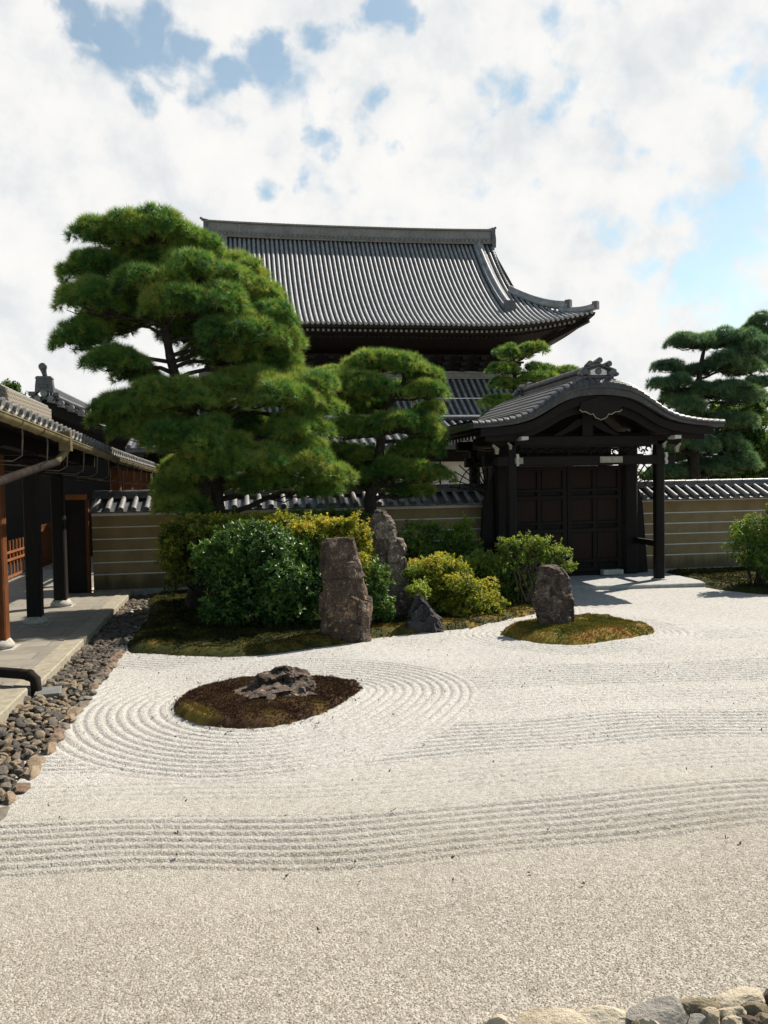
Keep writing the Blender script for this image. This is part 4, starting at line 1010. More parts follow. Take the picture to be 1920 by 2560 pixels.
# ridge with slightly rising ends
mb = MB(); xs_ = np.linspace(-10.35, 10.35, 40); rise = lambda d: 0.12 * (abs(d) / 10.35) ** 2.6
for w, z0, z1 in ((0.75, -0.10, 0.18), (0.55, 0.18, 0.86), (0.8, 0.86, 0.96)):
    up = [[(HX + d, YR - w / 2, ZR + z1 + rise(d)) for d in xs_], [(HX + d, YR + w / 2, ZR + z1 + rise(d)) for d in xs_]]
    mb.grid(up, 0, False)
    for sg_ in (-1, 1): mb.grid([[(HX + d, YR + sg_ * w / 2, ZR + z0 + rise(d)) for d in xs_], [(HX + d, YR + sg_ * w / 2, ZR + z1 + rise(d)) for d in xs_]], 0, False)
    for e in (-1, 1): mb._add([(HX + e * 10.35, YR - w / 2, ZR + z0 + .3), (HX + e * 10.35, YR + w / 2, ZR + z0 + .3), (HX + e * 10.35, YR + w / 2, ZR + z1 + .3), (HX + e * 10.35, YR - w / 2, ZR + z1 + .3)], [(0, 1, 2, 3)])
for d in np.arange(-10, 10.1, 0.322): mb.tube([(HX + d, YR - .36, ZR + .18 + rise(d)), (HX + d, YR - .52, ZR + .08 + rise(d))], 0.09, 8)
for d in np.arange(-10.2, 10.21, 0.30): mb.tube([(HX + d, YR, ZR + 1.0 + rise(d)), (HX + d + .28, YR, ZR + 1.0 + rise(d + .28))], [0.10, 0.115], 8)
for d in np.linspace(-9.5, 9.5, 14): mb.span(HX + d - .018, HX + d + .018, YR - .285, YR - .27, ZR + .2 + rise(d), ZR + .85 + rise(d), 1)
mb.build('roof_ridge', [M['hallridge'], M['halltile']], hall)
for e in (-1, 1):
    mb = MB(); x = HX + e * 10.4
    mb.prismx([(YR - .5, ZR - .25), (YR + .5, ZR - .25), (YR + .52, ZR + .35), (YR + .36, ZR + .8), (YR + .4, ZR + 1.05), (YR, ZR + 1.12), (YR - .4, ZR + 1.05), (YR - .36, ZR + .8), (YR - .52, ZR + .35)], x - .12, x + .18)
    mb.tube([(x - e * .2, YR, ZR + 1.12), (x + e * .16, YR, ZR + 1.20), (x + e * .34, YR, ZR + 1.34)], [.12, .11, .08], 8)
    mb.build('ridge_end_tile', M['ornament'], hall)
    # descending ridge near the gable edge
    for sgy in (1, -1):
        mb = MB(); d = e * 9.25; ts = np.linspace(0.02, 0.74, 14); pt = lambda t_, l, w: (HX + d + w, YR - sgy * (YR - YE) * t_, hz(d, t_) + l)
        for a, b_, w in ((0.0, .32, .26), (.32, .40, .34)):
            for s_ in (-1, 1): mb.grid([[pt(t_, a, s_ * w) for t_ in ts], [pt(t_, b_, s_ * w) for t_ in ts]], 0, False)
            mb.grid([[pt(t_, b_, -w) for t_ in ts], [pt(t_, b_, w) for t_ in ts]], 0, False)
        mb.tube([pt(t_, .45, 0) for t_ in ts], 0.12, 8)
        px_, py_, pz_ = pt(0.745, 0, 0); mb.box((px_, py_ - sgy * .05, pz_ + .25), (.75, .25, .85), 0, 1)
        mb.build('descending_ridge', [M['halltile'], M['ornament']], hall)
        # corner ridges in two steps
        if e < 0: continue
        mb = MB()
        def cpt(w, l, s_=0.0):
            dd_ = HG - .25 + (HW - HG + .25) * w; t_ = TB - .03 + (1 - TB + .03) * w
            return (HX + e * dd_, YR - sgy * ((YR - YE) * t_ + s_), hz(dd_, t_) + l)
        for w0, w1, h_ in ((0.0, 0.70, .42), (0.60, 1.0, .24)):
            ws = np.linspace(w0, w1, 10)
            up_ = [cpt(w, h_ + .22 * ((w - w0) / (w1 - w0)) ** 2.5, 0) for w in ws]
            mb.tube(up_, 0.14, 8); mb.tube([(x, y, z - h_ * .5) for x, y, z in up_], [0.22] * 10, 8)
            x, y, z = up_[-1]; mb.box((x, y, z - .06), (.34, .34, .5), radians(40), 1)
        mb.build('corner_ridge', [M['halltile'], M['ornament']], hall)
    mb = MB(); mb._add([(HX + e * 10.0, YR - 5.2, 14.7), (HX + e * 10.0, YR + 5.2, 14.7), (HX + e * 10.0, YR, ZR - .1)], [(0, 1, 2)]); mb.build('gable_board', M['wood'], hall)
    mb = MB()
    for sgy in (-1, 1):
        for k in range(20):
            t_ = 0.02 + k * .0255; x, y, z = HX + e * 10.42, YR - sgy * 10 * t_, hz(10.3, t_)
            mb.tube([(x - e * .25, y, z + .05), (x + e * .02, y, z + .03)], .10, 7)
    mb.build('verge_tiles', M['hallpan'], hall)
# lower roof
mb = MB(); LW = 15.5; ZT, ZE2, YT, YE2 = 8.95, 5.35, 54.0, 48.6
def lpt(d, t_, l=0.0): return (HX + d, YT - (YT - YE2) * t_, ZT - (ZT - ZE2) * (1.22 * t_ - .22 * t_ * t_) + .9 * max(0, (abs(d) - 9) / 6.5) ** 2.2 * t_ ** 2 + l)
def lt0(d): return 0 if abs(d) < 10.4 else (abs(d) - 10.4) / (LW - 10.4)
dl = np.linspace(-LW, LW, 80)
for a, b_ in zip(dl[:-1], dl[1:]):
    mb.grid([[lpt(d, lt0(d) + (1 - lt0(d)) * k / 8) for k in range(9)] for d in (a, b_)], 0)
for s_ in (-1, 1): mb.grid([[(HX + s_ * (10.4 + (LW - 10.4) * t_), y0 + (60 - y0) * q, lpt(0, t_)[2] + .9 * ((LW - 9) / 6.5 * t_) ** 2.2 * t_ * (1 - q)) for q in (0, .5, 1)] for t_, y0 in [(k / 6, YT - (YT - YE2) * k / 6) for k in range(7)]], 0)
mb.grid([[lpt(d, 1, -.02) for d in dl], [lpt(d, 1, -.28) for d in dl]], 1); mb.grid([[lpt(d, 1, -.28) for d in dl], [(HX + d * 12.9 / LW, 51.25, 5.35) for d in dl]], 1)
lr = mb.build('lower_roof', [M['hallpan'], M['wood']], hall)
mb = MB()
for d in np.arange(-LW + .2, LW, 0.42):
    t0 = lt0(d); mb.tube([lpt(d, t0 + (1.003 - t0) * k / 8, .03) for k in range(9)], 0.095, 7)
mb.build('lower_roof_rolls', M['halltile'], lr)
mb = MB()
for k, (y, z, w) in enumerate(((53.9, 8.95, .5), (53.9, 9.08, .42), (53.9, 9.2, .34))): mb.span(HX - 10.8, HX + 10.8, y - w / 2, y + .1, z - .05, z + .05)
mb.tube([(HX - 10.8, 53.72, 9.32), (HX + 10.8, 53.72, 9.32)], .10, 8)
mb.build('lower_ridge', M['hallridge'], hall)
for t_ in (0.42, 0.78): mb = MB(); mb.beam(lpt(-9.5, t_, .17), lpt(9.5, t_, .17), .05, .05); mb.build('snow_rail', M['white'], hall)

# ------------------------------------------------------------------ low white-walled building behind the wall
lb = thing('outbuilding', 'low white plastered building with a dark eave glimpsed behind the garden wall', 'building', (2.3, 26, 0))
mb = MB(); mb.span(-2.6, 7.2, 24.5, 28, 0, 2.86); mb.build('wall', M['white'], lb)
mb = MB(); mb.span(-2.8, 7.4, 24.2, 28.2, 2.86, 3.30)
for x in np.arange(-2.5, 7.3, 1.9): mb.span(x - .08, x + .08, 24.44, 24.5, 0, 2.86)
mb.build('dark_frame', M['woodx'], lb)
mb = MB(); mb.prismx([(23.5, 3.22), (23.5, 3.34), (26.2, 4.15), (28.9, 3.34), (28.9, 3.22)], -3.2, 7.8)
for x in np.arange(-3.1, 7.8, .27):
    mb.tube([(x, 23.46, 3.37), (x, 26.1, 4.17)], .065, 7)
mb.tube([(-3.2, 26.2, 4.28), (7.8, 26.2, 4.28)], .12, 8)
mb.build('roof', M['walltile'], lb)

# ------------------------------------------------------------------ covered corridor on the left
cor = thing('covered_corridor', 'open timber corridor with a tiled roof, bronze gutter and paved floor along the left side', 'corridor', (-4.4, 14, 0))
def ez(Y): return float(np.interp(Y, [4, 8.86, 11.5, 13.0, 16.4, 20, 25.2, 28], [3.34, 3.215, 3.125, 3.075, 2.97, 2.90, 2.82, 2.79]))
EX, RX = -2.40, -4.30
mb = MB(); Yr = np.arange(4.0, 19.6, 0.5); Yp = np.arange(19.5, 27.1, 0.5)
mb.grid([[(EX, y, ez(y) - .035) for y in Yr], [(-3.3, y, ez(y) + .33) for y in Yr], [(RX, y, ez(y) + .78) for y in Yr], [(-6.2, y, ez(y)) for y in Yr]], 0, False)
mb.grid([[(EX, y, ez(y) - .035) for y in Yp], [(-3.0, y, ez(y) + .20) for y in Yp]], 0, False)
cr_ = mb.build('roof', M['hallpan'], cor)
mb = MB()
for y in np.arange(4.1, 27, 0.27):
    z = ez(y); jit = rng.uniform(-.006, .006)
    mb.tube([(EX - .02, y + jit, z + .01), (-3.3, y + jit, z + .375), (RX, y + jit, z + .82)] if y < 19.5 else [(EX - .02, y + jit, z + .01), (-2.7, y + jit, z + .13), (-3.0, y + jit, z + .25)], [.056, .052, .05], 9)
    # round end disc and the hanging lip of the pan tile
    mb.tube([(EX + .004, y + jit, z + .008), (EX - .02, y + jit, z + .014)], .066, 12)
    mb.tube([(EX - .004, y + .04 + q * .19, z - .035 - .035 * sin(pi * q)) for q in np.linspace(0, 1, 6)], .022, 5)
mb.build('roof_rolls', M['corrtile'], cr_)
mb = MB(); mb.span(RX - .13, RX + .13, 4, 19.3, 0, 1)
for k, v in enumerate(mb.v): y = v[1]; mb.v[k] = (v[0], y, ez(y) + (.78 if v[2] < .5 else 1.12))
rr_ = mb.build('net_ridge', M['netridge'], cor)
mb = MB()
for y in np.arange(4, 19.3, .25): mb.tube([(RX, y, ez(y) + 1.15), (RX, min(y + .24, 19.3), ez(y) + 1.15)], [.07, .078], 8)
mb.tube([(RX + .15, 4, ez(4) + .80), (RX + .15, 19.3, ez(19.3) + .80)], .035, 6)
mb.build('ridge_cap', M['corrtile'], cor)
mb = MB(); mb.grid([[(EX, y, ez(y) - .075) for y in Yp], [(-3.0, y, ez(y) + .12) for y in Yp]], 0, False)
mb.grid([[(EX + .0, y, ez(y) - .07) for y in Yr], [(-3.4, y, ez(y) + .16) for y in Yr], [(-4.4, y, ez(y) + .38) for y in Yr], [(-5.4, y, ez(y) + .16) for y in Yr], [(-6.2, y, ez(y) - .07) for y in Yr]], 0, False)
mb.grid([[(EX, y, ez(y) - .035) for y in Yr], [(EX, y, ez(y) - .075) for y in Yr]], 0, False)
for y in np.arange(4.3, 27, .42): mb.beam((EX - .03, y, ez(y) - .10), (-4.4, y, ez(y) + .345) if y < 19.5 else (-3.0, y, ez(y) + .08), .06, .07)
mb.grid([[(EX, y, ez(y) - .035) for y in Yp], [(EX, y, ez(y) - .075) for y in Yp]], 0, False)
mb.build('eave_boards', M['wood'], cor)
# gutter in two lengths, straps, outlet box and pipe
def gz(Y): return ez(Y) - .135
mb = MB()
for a, b_, dz in ((4.0, 11.45, 0.0), (11.62, 26.3, -.012)):
    ys_ = np.linspace(a, b_, 30)
    mb.tube([(-2.325, y, gz(y) + dz) for y in ys_], .068, 8, arc=(pi, 2 * pi), cap=False, upv=(0, 0, 1))
    mb.tube([(-2.325, y, gz(y) + dz) for y in ys_], .064, 8, arc=(pi, 2 * pi), cap=False, upv=(0, 0, 1))
    mb.tube([(-2.257, y, gz(y) + dz + .004) for y in ys_], .009, 6)
    for y in np.arange(a + .5, b_, .93): mb.tube([(-2.325 + .072 * cos(an), y, gz(y) + dz + .072 * sin(an)) for an in np.linspace(pi, 2 * pi, 9)], .007, 5)
gt = mb.build('gutter', M['copper'], cor)
mb = MB(); mb.box((-2.325, 11.53, gz(11.5) - .03), (.15, .13, .27)); mb.tube([(-2.325, 11.53, gz(11.5) - .16), (-2.34, 11.50, 2.80), (-2.42, 11.40, 2.69)], .048, 10); mb.build('outlet_box', M['copper'], cor, 0.006)
for y in np.arange(7.3, 26, 1.16):
    z = gz(y); mb = MB(); mb.tube([(-2.39, y, z + .04), (-2.385, y, z - .12), (-2.40, y, z - .34), (-2.50, y, z - .40), (-2.95, y, z - .36)], .009, 5)
    mb.build('gutter_strap', M['iron'], cor)
mb = MB(); mb.tube([(-2.42, 11.42, 2.68), (-2.50, 11.1, 2.63), (-2.62, 9.6, 2.44), (-2.70, 8.3, 2.29)], .055, 12); mb.build('sloping_pipe', M['pipe'], cor)
mb = MB(); mb.tube([(-2.95, 10.05, .26), (-2.55, 9.86, .255), (-2.44, 9.80, .245), (-2.38, 9.77, .20), (-2.37, 9.76, .10), (-2.37, 9.76, .03)], [.06, .06, .061, .061, .06, .06], 14)
mb.tube([(-2.47, 9.815, .249), (-2.43, 9.795, .243)], .067, 14); mb.build('drain_pipe', M['pipe'], cor)
# floor and curb stones
mb = MB(); mb.span(-6.6, -2.655, 4, 17.95, -.05, .12); mb.span(-6.6, -3.6, 17.95, 27, -.05, .115); mb.build('paved_floor', M['paving'], cor)
yc = 9.72
for k, L in enumerate((2.9, 2.6, 2.9)):
    mb = MB(); mb.span(-2.65, -2.375 + .008 * (k % 2), yc + .006, yc + L - .006, -.06, .128 + .004 * (k % 2)); mb.build('curb_stone', M['curb'], cor, 0.014); yc += L
yc = 9.70
for k, L in enumerate((1.5, 1.7, 2.0)):
    mb = MB(); mb.span(-2.90, -2.44, yc - L + .006, yc - .006, -.06, .135); mb.build('curb_stone', M['curb'], cor, 0.016); yc -= L
# posts with stone bases, both rows
for i, y in enumerate((8.25, 10.2, 12.2, 14.2, 16.12, 18.0, 20.0, 22.0, 24.0, 26.0)):
    for x in (-3.42, -5.42) if y < 19 else (-2.95,):
        if x < -4 and i < 2: continue
        if y in (18.0,) and x > -4: continue
        mb = MB(); mb.box((x, y, 1.52), (.225, .225, 2.62 if y < 18 else 2.4)); p_ = mb.build('post', M['redwood'] if i == 2 or y > 18 else M['wood'], cor, 0.02)  # third post pair in brown timber: sunlight on it put into the colour
        mb = MB(); mb.lathe((x, y, .115), [(.155, 0), (.19, .03), (.195, .06), (.165, .10), (.14, .135)], 18); mb.box((x, y, .10), (.44, .44, .05)); mb.build('post_base', M['stonebase'], p_)
RB = [((x, 4, ez(4) - .02), (x, 19.5, ez(19.5) - .02), .2, .26) for x in (-3.42, -5.42)] + [((-2.95, 19.5, ez(19.5) - .05), (-2.95, 27, ez(27) - .05), .14, .18)] + [((x, 12, ez(12) - .42), (x, 19.4, ez(19.4) - .41), .10, .14) for x in (-3.42, -5.42)]
RB += [((-5.5, y, ez(y) - .06), (-3.3, y, ez(y) - .06), .16, .22) for y in (8.25, 10.2, 12.2, 14.2, 16.12, 18.0)]
for q in RB: mb = MB(); mb.beam(*q); mb.build('roof_beam', M['woodx'], cor)
# low slatted fence beyond the corridor
fn = thing('slatted_fence', 'low orange brown slatted fence between the corridor posts', 'fence', (-5.6, 21.5, .1))
for y in np.arange(19.6, 22.9, .30): mb = MB(); mb.box((-5.62, y, .60), (.035, .045, .90)); mb.build('picket', M['orangewood'], fn)
for z in (.20, .60, .78): mb = MB(); mb.box((-5.585, 21.25, z), (.035, 3.5, .05)); mb.build('rail', M['orangewood'], fn)
for y in (19.6, 22.9): mb = MB(); mb.box((-5.58, y, .14), (.34, .08, .06)); mb.build('foot', M['orangewood'], fn)
fn = thing('slatted_fence', 'darker closed slatted fence at the far end of the corridor', 'fence', (-5.45, 24.5, .1))
for y in np.arange(23.3, 25.9, .15): mb = MB(); mb.box((-5.46, y, .72), (.04, .09, 1.15)); mb.build('picket', M['redwood'], fn)
for z in (.3, 1.15): mb = MB(); mb.box((-5.42, 24.6, z), (.035, 2.7, .06)); mb.build('rail', M['redwood'], fn)
# dark side door closing the wall end
dr = thing('wicket_door', 'dark narrow wooden door under an orange brown lintel beside the corridor post', 'door', (-3.45, 18.05, .1))
mb = MB(); mb.span(-3.72, -3.29, 18.04, 18.09, .1, 2.05); mb.build('door_panel', M['wood'], dr)
mb = MB(); mb.span(-3.74, -3.26, 17.96, 18.12, 2.06, 2.17); mb.build('lintel', M['orangewood'], dr, 0.008)
mb = MB(); mb.span(-3.285, -3.225, 17.97, 18.11, .1, 2.05); mb.span(-3.78, -3.72, 17.97, 18.11, .1, 2.05); mb.build('door_post', M['redwood'], dr)
# plastered end wall of the left bay behind the door
# ------------------------------------------------------------------ gabled building beyond the corridor
gb = thing('gabled_roof_building', 'dark gabled building beyond the corridor with round tile ends and a knobbed ridge ornament', 'building', (-5.8, 30, 0))
gx, gzp, gy = -5.80, 5.02, 26.0
def gprof(u): return gzp - 1.02 * abs(u) ** 1.0 * 1.0 - 0.0 + 0.10 * (abs(u) ** 2)   # metres from the ridge
mb = MB(); us = np.linspace(-3.2, 3.2, 17)
gz_ = lambda u: gzp - .52 * abs(u) + .035 * u * u
mb.grid([[(gx + u, gy, gz_(u)) for u in us], [(gx + u, gy + 9, gz_(u)) for u in us]], 0, False)
mb.grid([[(gx + u, gy, gz_(u)) for u in us], [(gx + u, gy, gz_(u) - .10) for u in us]], 0, False)
rf = mb.build('roof', M['walltile'], gb)
mb = MB()
for k in range(1, 11):
    for sgn in (-1, 1):
        u = sgn * (k * .285 - .10); mb.tube([(gx + u, gy - .08, gz_(u) + .005), (gx + u, gy + .5, gz_(u) + .02)], .085, 12)
        mb.tube([(gx + u - .1 * sgn, gy - .02, gz_(u) - .07), (gx + u + .1 * sgn, gy - .02, gz_(u) - .11)], .035, 6)
for sgn in (-1, 1): mb.tube([(gx + sgn * u, gy + .16, gz_(u) + .12) for u in np.linspace(.2, 3.1, 9)], .07, 8)
mb.tube([(gx, gy - .08, gzp + .06), (gx, gy + .4, gzp + .06)], .10, 14)
for k in range(28):
    for sgn in (-1, 1):
        mb.tube([(gx + sgn * .2, gy + .3 + k * .3, gz_(.2) + .04), (gx + sgn * 3.1, gy + .3 + k * .3, gz_(3.1) + .04)], .06, 6)
mb.build('roof_rolls', M['rolltile'], rf)
mb = MB()
for sgn in (-1, 1):
    mb.prism([(gx, gzp - .14), (gx + sgn * 1.6, gz_(1.6) - .14), (gx + sgn * 3.1, gz_(3.1) - .14), (gx + sgn * 3.1, gz_(3.1) - .40), (gx + sgn * 1.6, gz_(1.6) - .46), (gx, gzp - .50)], gy + .12, gy + .18)
mb.build('bargeboard', M['wood'], gb)
mb = MB(); mb.prism([(gx - 2.5, 0), (gx + 2.5, 0), (gx + 2.5, 3.6), (gx, gzp - .2), (gx - 2.5, 3.6)], gy + .9, gy + 8); mb.build('wall', M['wood'], gb)
mb = MB(); mb.span(gx - .16, gx + .16, gy + .3, gy + 8.8, gzp, gzp + .26)
for k in range(30): mb.tube([(gx, gy + .3 + k * .285, gzp + .29), (gx, gy + .57 + k * .285, gzp + .29)], [.085, .095], 8)
mb.build('roof_ridge', M['walltile'], gb)
mb = MB()
mb.prism([(gx - .17, gzp + .12), (gx + .17, gzp + .12), (gx + .27, gzp + .05), (gx + .25, gzp + .3), (gx + .22, gzp + .52), (gx, gzp + .56), (gx - .22, gzp + .52), (gx - .25, gzp + .3), (gx - .27, gzp + .05)], gy - .02, gy + .22)
mb.prism([(gx - .25, gzp + .50), (gx + .25, gzp + .50), (gx + .20, gzp + .57), (gx - .20, gzp + .57)], gy - .05, gy + .25)
mb.tube([(gx - .10, gy - .03, gzp + .27), (gx + .10, gy - .03, gzp + .27)], .05, 8)
mb.span(gx - .45, gx - .26, gy, gy + .2, gzp + .0, gzp + .12); mb.span(gx + .26, gx + .40, gy, gy + .2, gzp - .02, gzp + .09)
mb.tube([(gx + .02, gy + .12, gzp + .55), (gx + .01, gy + .02, gzp + .68), (gx, gy - .07, gzp + .82)], [.065, .075, .11], 12)
mb.lathe((gx - .0, gy - .10, gzp + .835), [(.05, -.03), (.115, -.025), (.12, .0), (.11, .1)], 16, 0, 'y')
mb.build('ridge_ornament', M['ornament'], gb)
mb = MB(); mb.tube([(gx, gy + 8.7, gzp + .3), (gx, gy + 8.6, gzp + .60), (gx, gy + 8.5, gzp + .68)], [.10, .12, .13], 10); mb.build('ridge_ornament', M['ornament'], gb)

# ------------------------------------------------------------------ pines
Y0 = 15.6
pine('pine_tree', 'tall layered pine with a broad dark crown rising above the great hall ridge', (-0.95, 15.5, 0.05),
     [(440, 1080, 0), (425, 980, 0), (398, 880, 0), (380, 820, 0), (362, 740, 0), (350, 640, .1), (345, 540, .1)], 0.17,
     [(330, 512, 115, 32, 0), (225, 505, 68, 24, -.3), (412, 548, 70, 30, .2), (440, 592, 98, 32, -.5), (545, 594, 36, 24, .1), (505, 580, 48, 24, .5),
      (205, 585, 72, 36, .2), (330, 575, 110, 30, .7), (320, 615, 85, 26, -.6), (190, 655, 72, 36, -.3), (300, 685, 90, 26, .5), (425, 660, 105, 40, -.7),
      (180, 735, 58, 46, .1), (255, 785, 70, 24, -.2), (300, 812, 46, 20, .2), (220, 700, 60, 28, .5), (480, 625, 70, 34, .6), (560, 650, 50, 36, 0), (585, 690, 45, 30, -.4), (600, 735, 52, 42, .1), (520, 720, 90, 38, -.6), (500, 770, 90, 36, .4), (590, 785, 60, 26, .3), (400, 720, 55, 40, .6), (320, 655, 60, 22, .2)],
     Y0, M['pine'], dens=1.5, grow=1.05, seedtint=0.50)
pine('pine_tree', 'spreading pine with low sunlit needle tiers arching to the right in front of the wall', (-0.25, 15.7, 0.05),
     [(468, 1080, 0), (470, 1010, 0), (462, 950, 0), (470, 900, 0), (500, 875, 0), (540, 850, .1)], 0.15,
     [(300, 878, 92, 36, -.2), (255, 905, 55, 26, .1), (400, 860, 110, 40, -.4), (560, 835, 125, 38, .1), (660, 830, 62, 40, -.2), (680, 880, 58, 38, .1), (600, 862, 80, 26, -.6),
      (330, 935, 82, 28, -.2), (420, 950, 110, 34, -.6), (655, 925, 66, 34, -.3), (440, 1010, 56, 44, -.8), (540, 1000, 90, 28, -.7), (640, 1005, 75, 28, -.3), (705, 1025, 50, 28, -.2),
      (560, 960, 60, 26, .6), (620, 965, 90, 26, .4), (400, 1050, 70, 36, .3), (395, 1000, 45, 34, .5), (575, 1045, 70, 16, -.2), (520, 920, 70, 26, .7), (690, 1060, 50, 16, .2), (388, 1080, 44, 30, .4), (395, 1090, 56, 26, -.2)],
     15.7, M['pine'], dens=1.5, seedtint=0.62, grow=1.05)
pine('pine_tree', 'rounded mid sized pine with a forked trunk between the tall pine and the gate', (3.15, 17.7, 0.05),
     [(800, 1100, 0), (812, 1040, 0), (822, 960, 0), (825, 900, 0), (845, 860, 0), (872, 825, 0), (868, 800, 0)], 0.15,
     [(800, 785, 62, 24, 0), (865, 790, 62, 26, -.2), (915, 815, 42, 30, .1), (750, 835, 72, 34, -.2), (810, 840, 60, 28, -.5), (920, 850, 48, 26, -.2), (860, 850, 40, 18, .5), (925, 890, 36, 24, 0), (745, 880, 60, 28, .3), (790, 870, 60, 24, .5),
      (860, 920, 96, 26, -.2), (920, 935, 46, 30, .2), (760, 930, 66, 26, .1), (900, 975, 62, 24, .1), (755, 985, 68, 30, .4), (860, 1020, 80, 26, -.2), (930, 1030, 48, 22, -.3), (790, 1040, 60, 26, .4), (885, 1062, 50, 18, .1), (730, 1040, 50, 26, .6), (815, 1000, 40, 16, .6)],
     17.7, M['pine'], needle=(30, 0.135, 0.0100), dens=1.4, seedtint=0.52, clumpR=.22)
pine('pine_tree', 'slender small pine with flat separate tiers just left of the gate ridge', (6.3, 24.0, 0),
     [(1108, 940, 0), (1110, 870, 0), (1112, 820, 0), (1110, 770, 0), (1108, 755, 0)], 0.11,
     [(1095, 762, 30, 13, 0), (1150, 756, 34, 10, .1), (1120, 768, 40, 10, .3), (1090, 798, 40, 14, -.2), (1165, 800, 38, 10, 0), (1140, 820, 26, 9, .4), (1095, 832, 42, 15, .2), (1170, 818, 45, 12, -.3), (1085, 872, 52, 15, -.2), (1135, 880, 40, 16, .3), (1215, 806, 40, 9, .3), (1070, 905, 40, 14, 0)],
     24.0, M['pine'], needle=(30, 0.11, 0.010), dens=1.0, seedtint=0.55, clumpR=.26, spread=.3)
pine('pine_tree', 'broad bluish pine with flat tiers behind the wall to the right of the gate', (13.4, 22.5, 0),
     [(1500, 1010, 0), (1502, 930, 0), (1508, 860, 0), (1512, 800, 0), (1522, 750, 0)], 0.19,
     [(1490, 742, 62, 20, 0), (1560, 740, 95, 24, .2), (1610, 755, 60, 30, -.2), (1440, 795, 38, 12, 0), (1490, 805, 45, 16, .3), (1560, 790, 62, 30, -.2), (1610, 800, 55, 26, .2), (1450, 830, 60, 20, -.2), (1540, 850, 95, 26, .1), (1600, 860, 60, 26, -.3), (1470, 865, 60, 22, .2),
      (1490, 910, 66, 28, .3), (1570, 915, 75, 26, 0), (1480, 965, 75, 30, -.1), (1560, 965, 70, 30, .3), (1450, 985, 50, 28, .4), (1520, 1010, 80, 24, .5), (1590, 1000, 60, 30, .2), (1440, 1020, 45, 16, .2), (1480, 880, 45, 18, -.4)],
     22.5, M['pinefar'], needle=(24, 0.13, 0.0100), dens=1.2, grow=1.0, seedtint=0.46, clumpR=.24)
pine('pine_tree', 'tall thin pine at the right picture edge with open sky between its branches', (16.8, 26, 0),
     [(1690, 1010, 0), (1685, 900, 0), (1680, 800, 0), (1672, 700, 0)], 0.22,
     [(1640, 695, 34, 20, 0), (1625, 712, 26, 10, .3), (1665, 720, 40, 18, .2), (1650, 755, 30, 12, -.2), (1645, 785, 40, 14, .2), (1640, 830, 36, 14, 0), (1650, 870, 40, 16, .2), (1640, 910, 44, 18, 0)],
     26, M['pinefar'], needle=(24, 0.14, 0.0105), dens=1.1, grow=1.0, seedtint=0.42, clumpR=.25)
pine('pine_tree', 'low flat topped pine strip showing between the tall pine and the mid sized pine', (3.0, 22.5, 0),
     [(745, 1000, 0), (748, 900, 0), (745, 825, 0)], 0.09,
     [(720, 812, 46, 14, 0), (770, 808, 46, 13, .1), (740, 830, 60, 14, .2), (700, 860, 60, 22, .2), (770, 880, 60, 22, .1)],
     22.5, M['pine'], needle=(28, 0.11, 0.010), dens=1.0, seedtint=0.6, clumpR=.25, spread=.2)

# leafy trees behind the right wall and beyond the corridor
def clumpsAt(lst, Y):
    out = []
    for q in lst:
        x, y, hw, hh = q[:4]; Yq = Y + (q[4] if len(q) > 4 else 0); sc = pxm(Yq); out.append((at(x, y, Yq), (hw * sc, max(min(hw * sc, 1.0), .25) * .9, hh * sc)))
    return out
bush('leafy_tree', 'olive green leafy tree growing behind the wall at the right picture edge', 'tree', (15.4, 23.5, 0),
     clumpsAt([(1620, 900, 40, 40), (1585, 935, 46, 34, .4), (1640, 960, 60, 46), (1600, 1010, 70, 36, .2), (1545, 1020, 50, 30, .5), (1660, 1030, 50, 40), (1560, 890, 35, 20, .6), (1480, 1025, 60, 24, .8), (1420, 1025, 40, 20, .8)], 23.5), M['azalea'], (7, 0.10, 0.038), 150, 6, 0.38, 0.3, stemr=.06)
bush('leafy_tree', 'small dark tree top poking above the corridor roof at far left', 'tree', (-10.2, 40, 0),
     clumpsAt([(20, 836, 9, 7), (34, 841, 10, 8), (10, 845, 14, 8), (26, 853, 20, 12)], 40), M['azalea'], (6, 0.12, 0.05), 40, 4, 0.2, 0.2, stemr=.05)
bush('hedge', 'green leafy hedge seen through the gaps between the corridor posts', 'hedge', (-9.5, 30, 0),
     [((-7.2, 29, 1.2), (1.2, .8, 1.3)), ((-9.2, 29.5, 1.3), (1.4, .8, 1.4)), ((-11.4, 30, 1.4), (1.5, .8, 1.5)), ((-5.4, 29.6, 1.2), (1.2, .8, 1.3)), ((-8.2, 30.2, 2.3), (1.5, .8, .9)), ((-5.8, 30.5, 2.2), (1.4, .8, .9)), ((-3.5, 29.5, 1.4), (1.3, .8, 1.3))],
     M['azalea'], (6, 0.11, 0.045), 45, 8, 0.45, 0.4, stemr=.04)

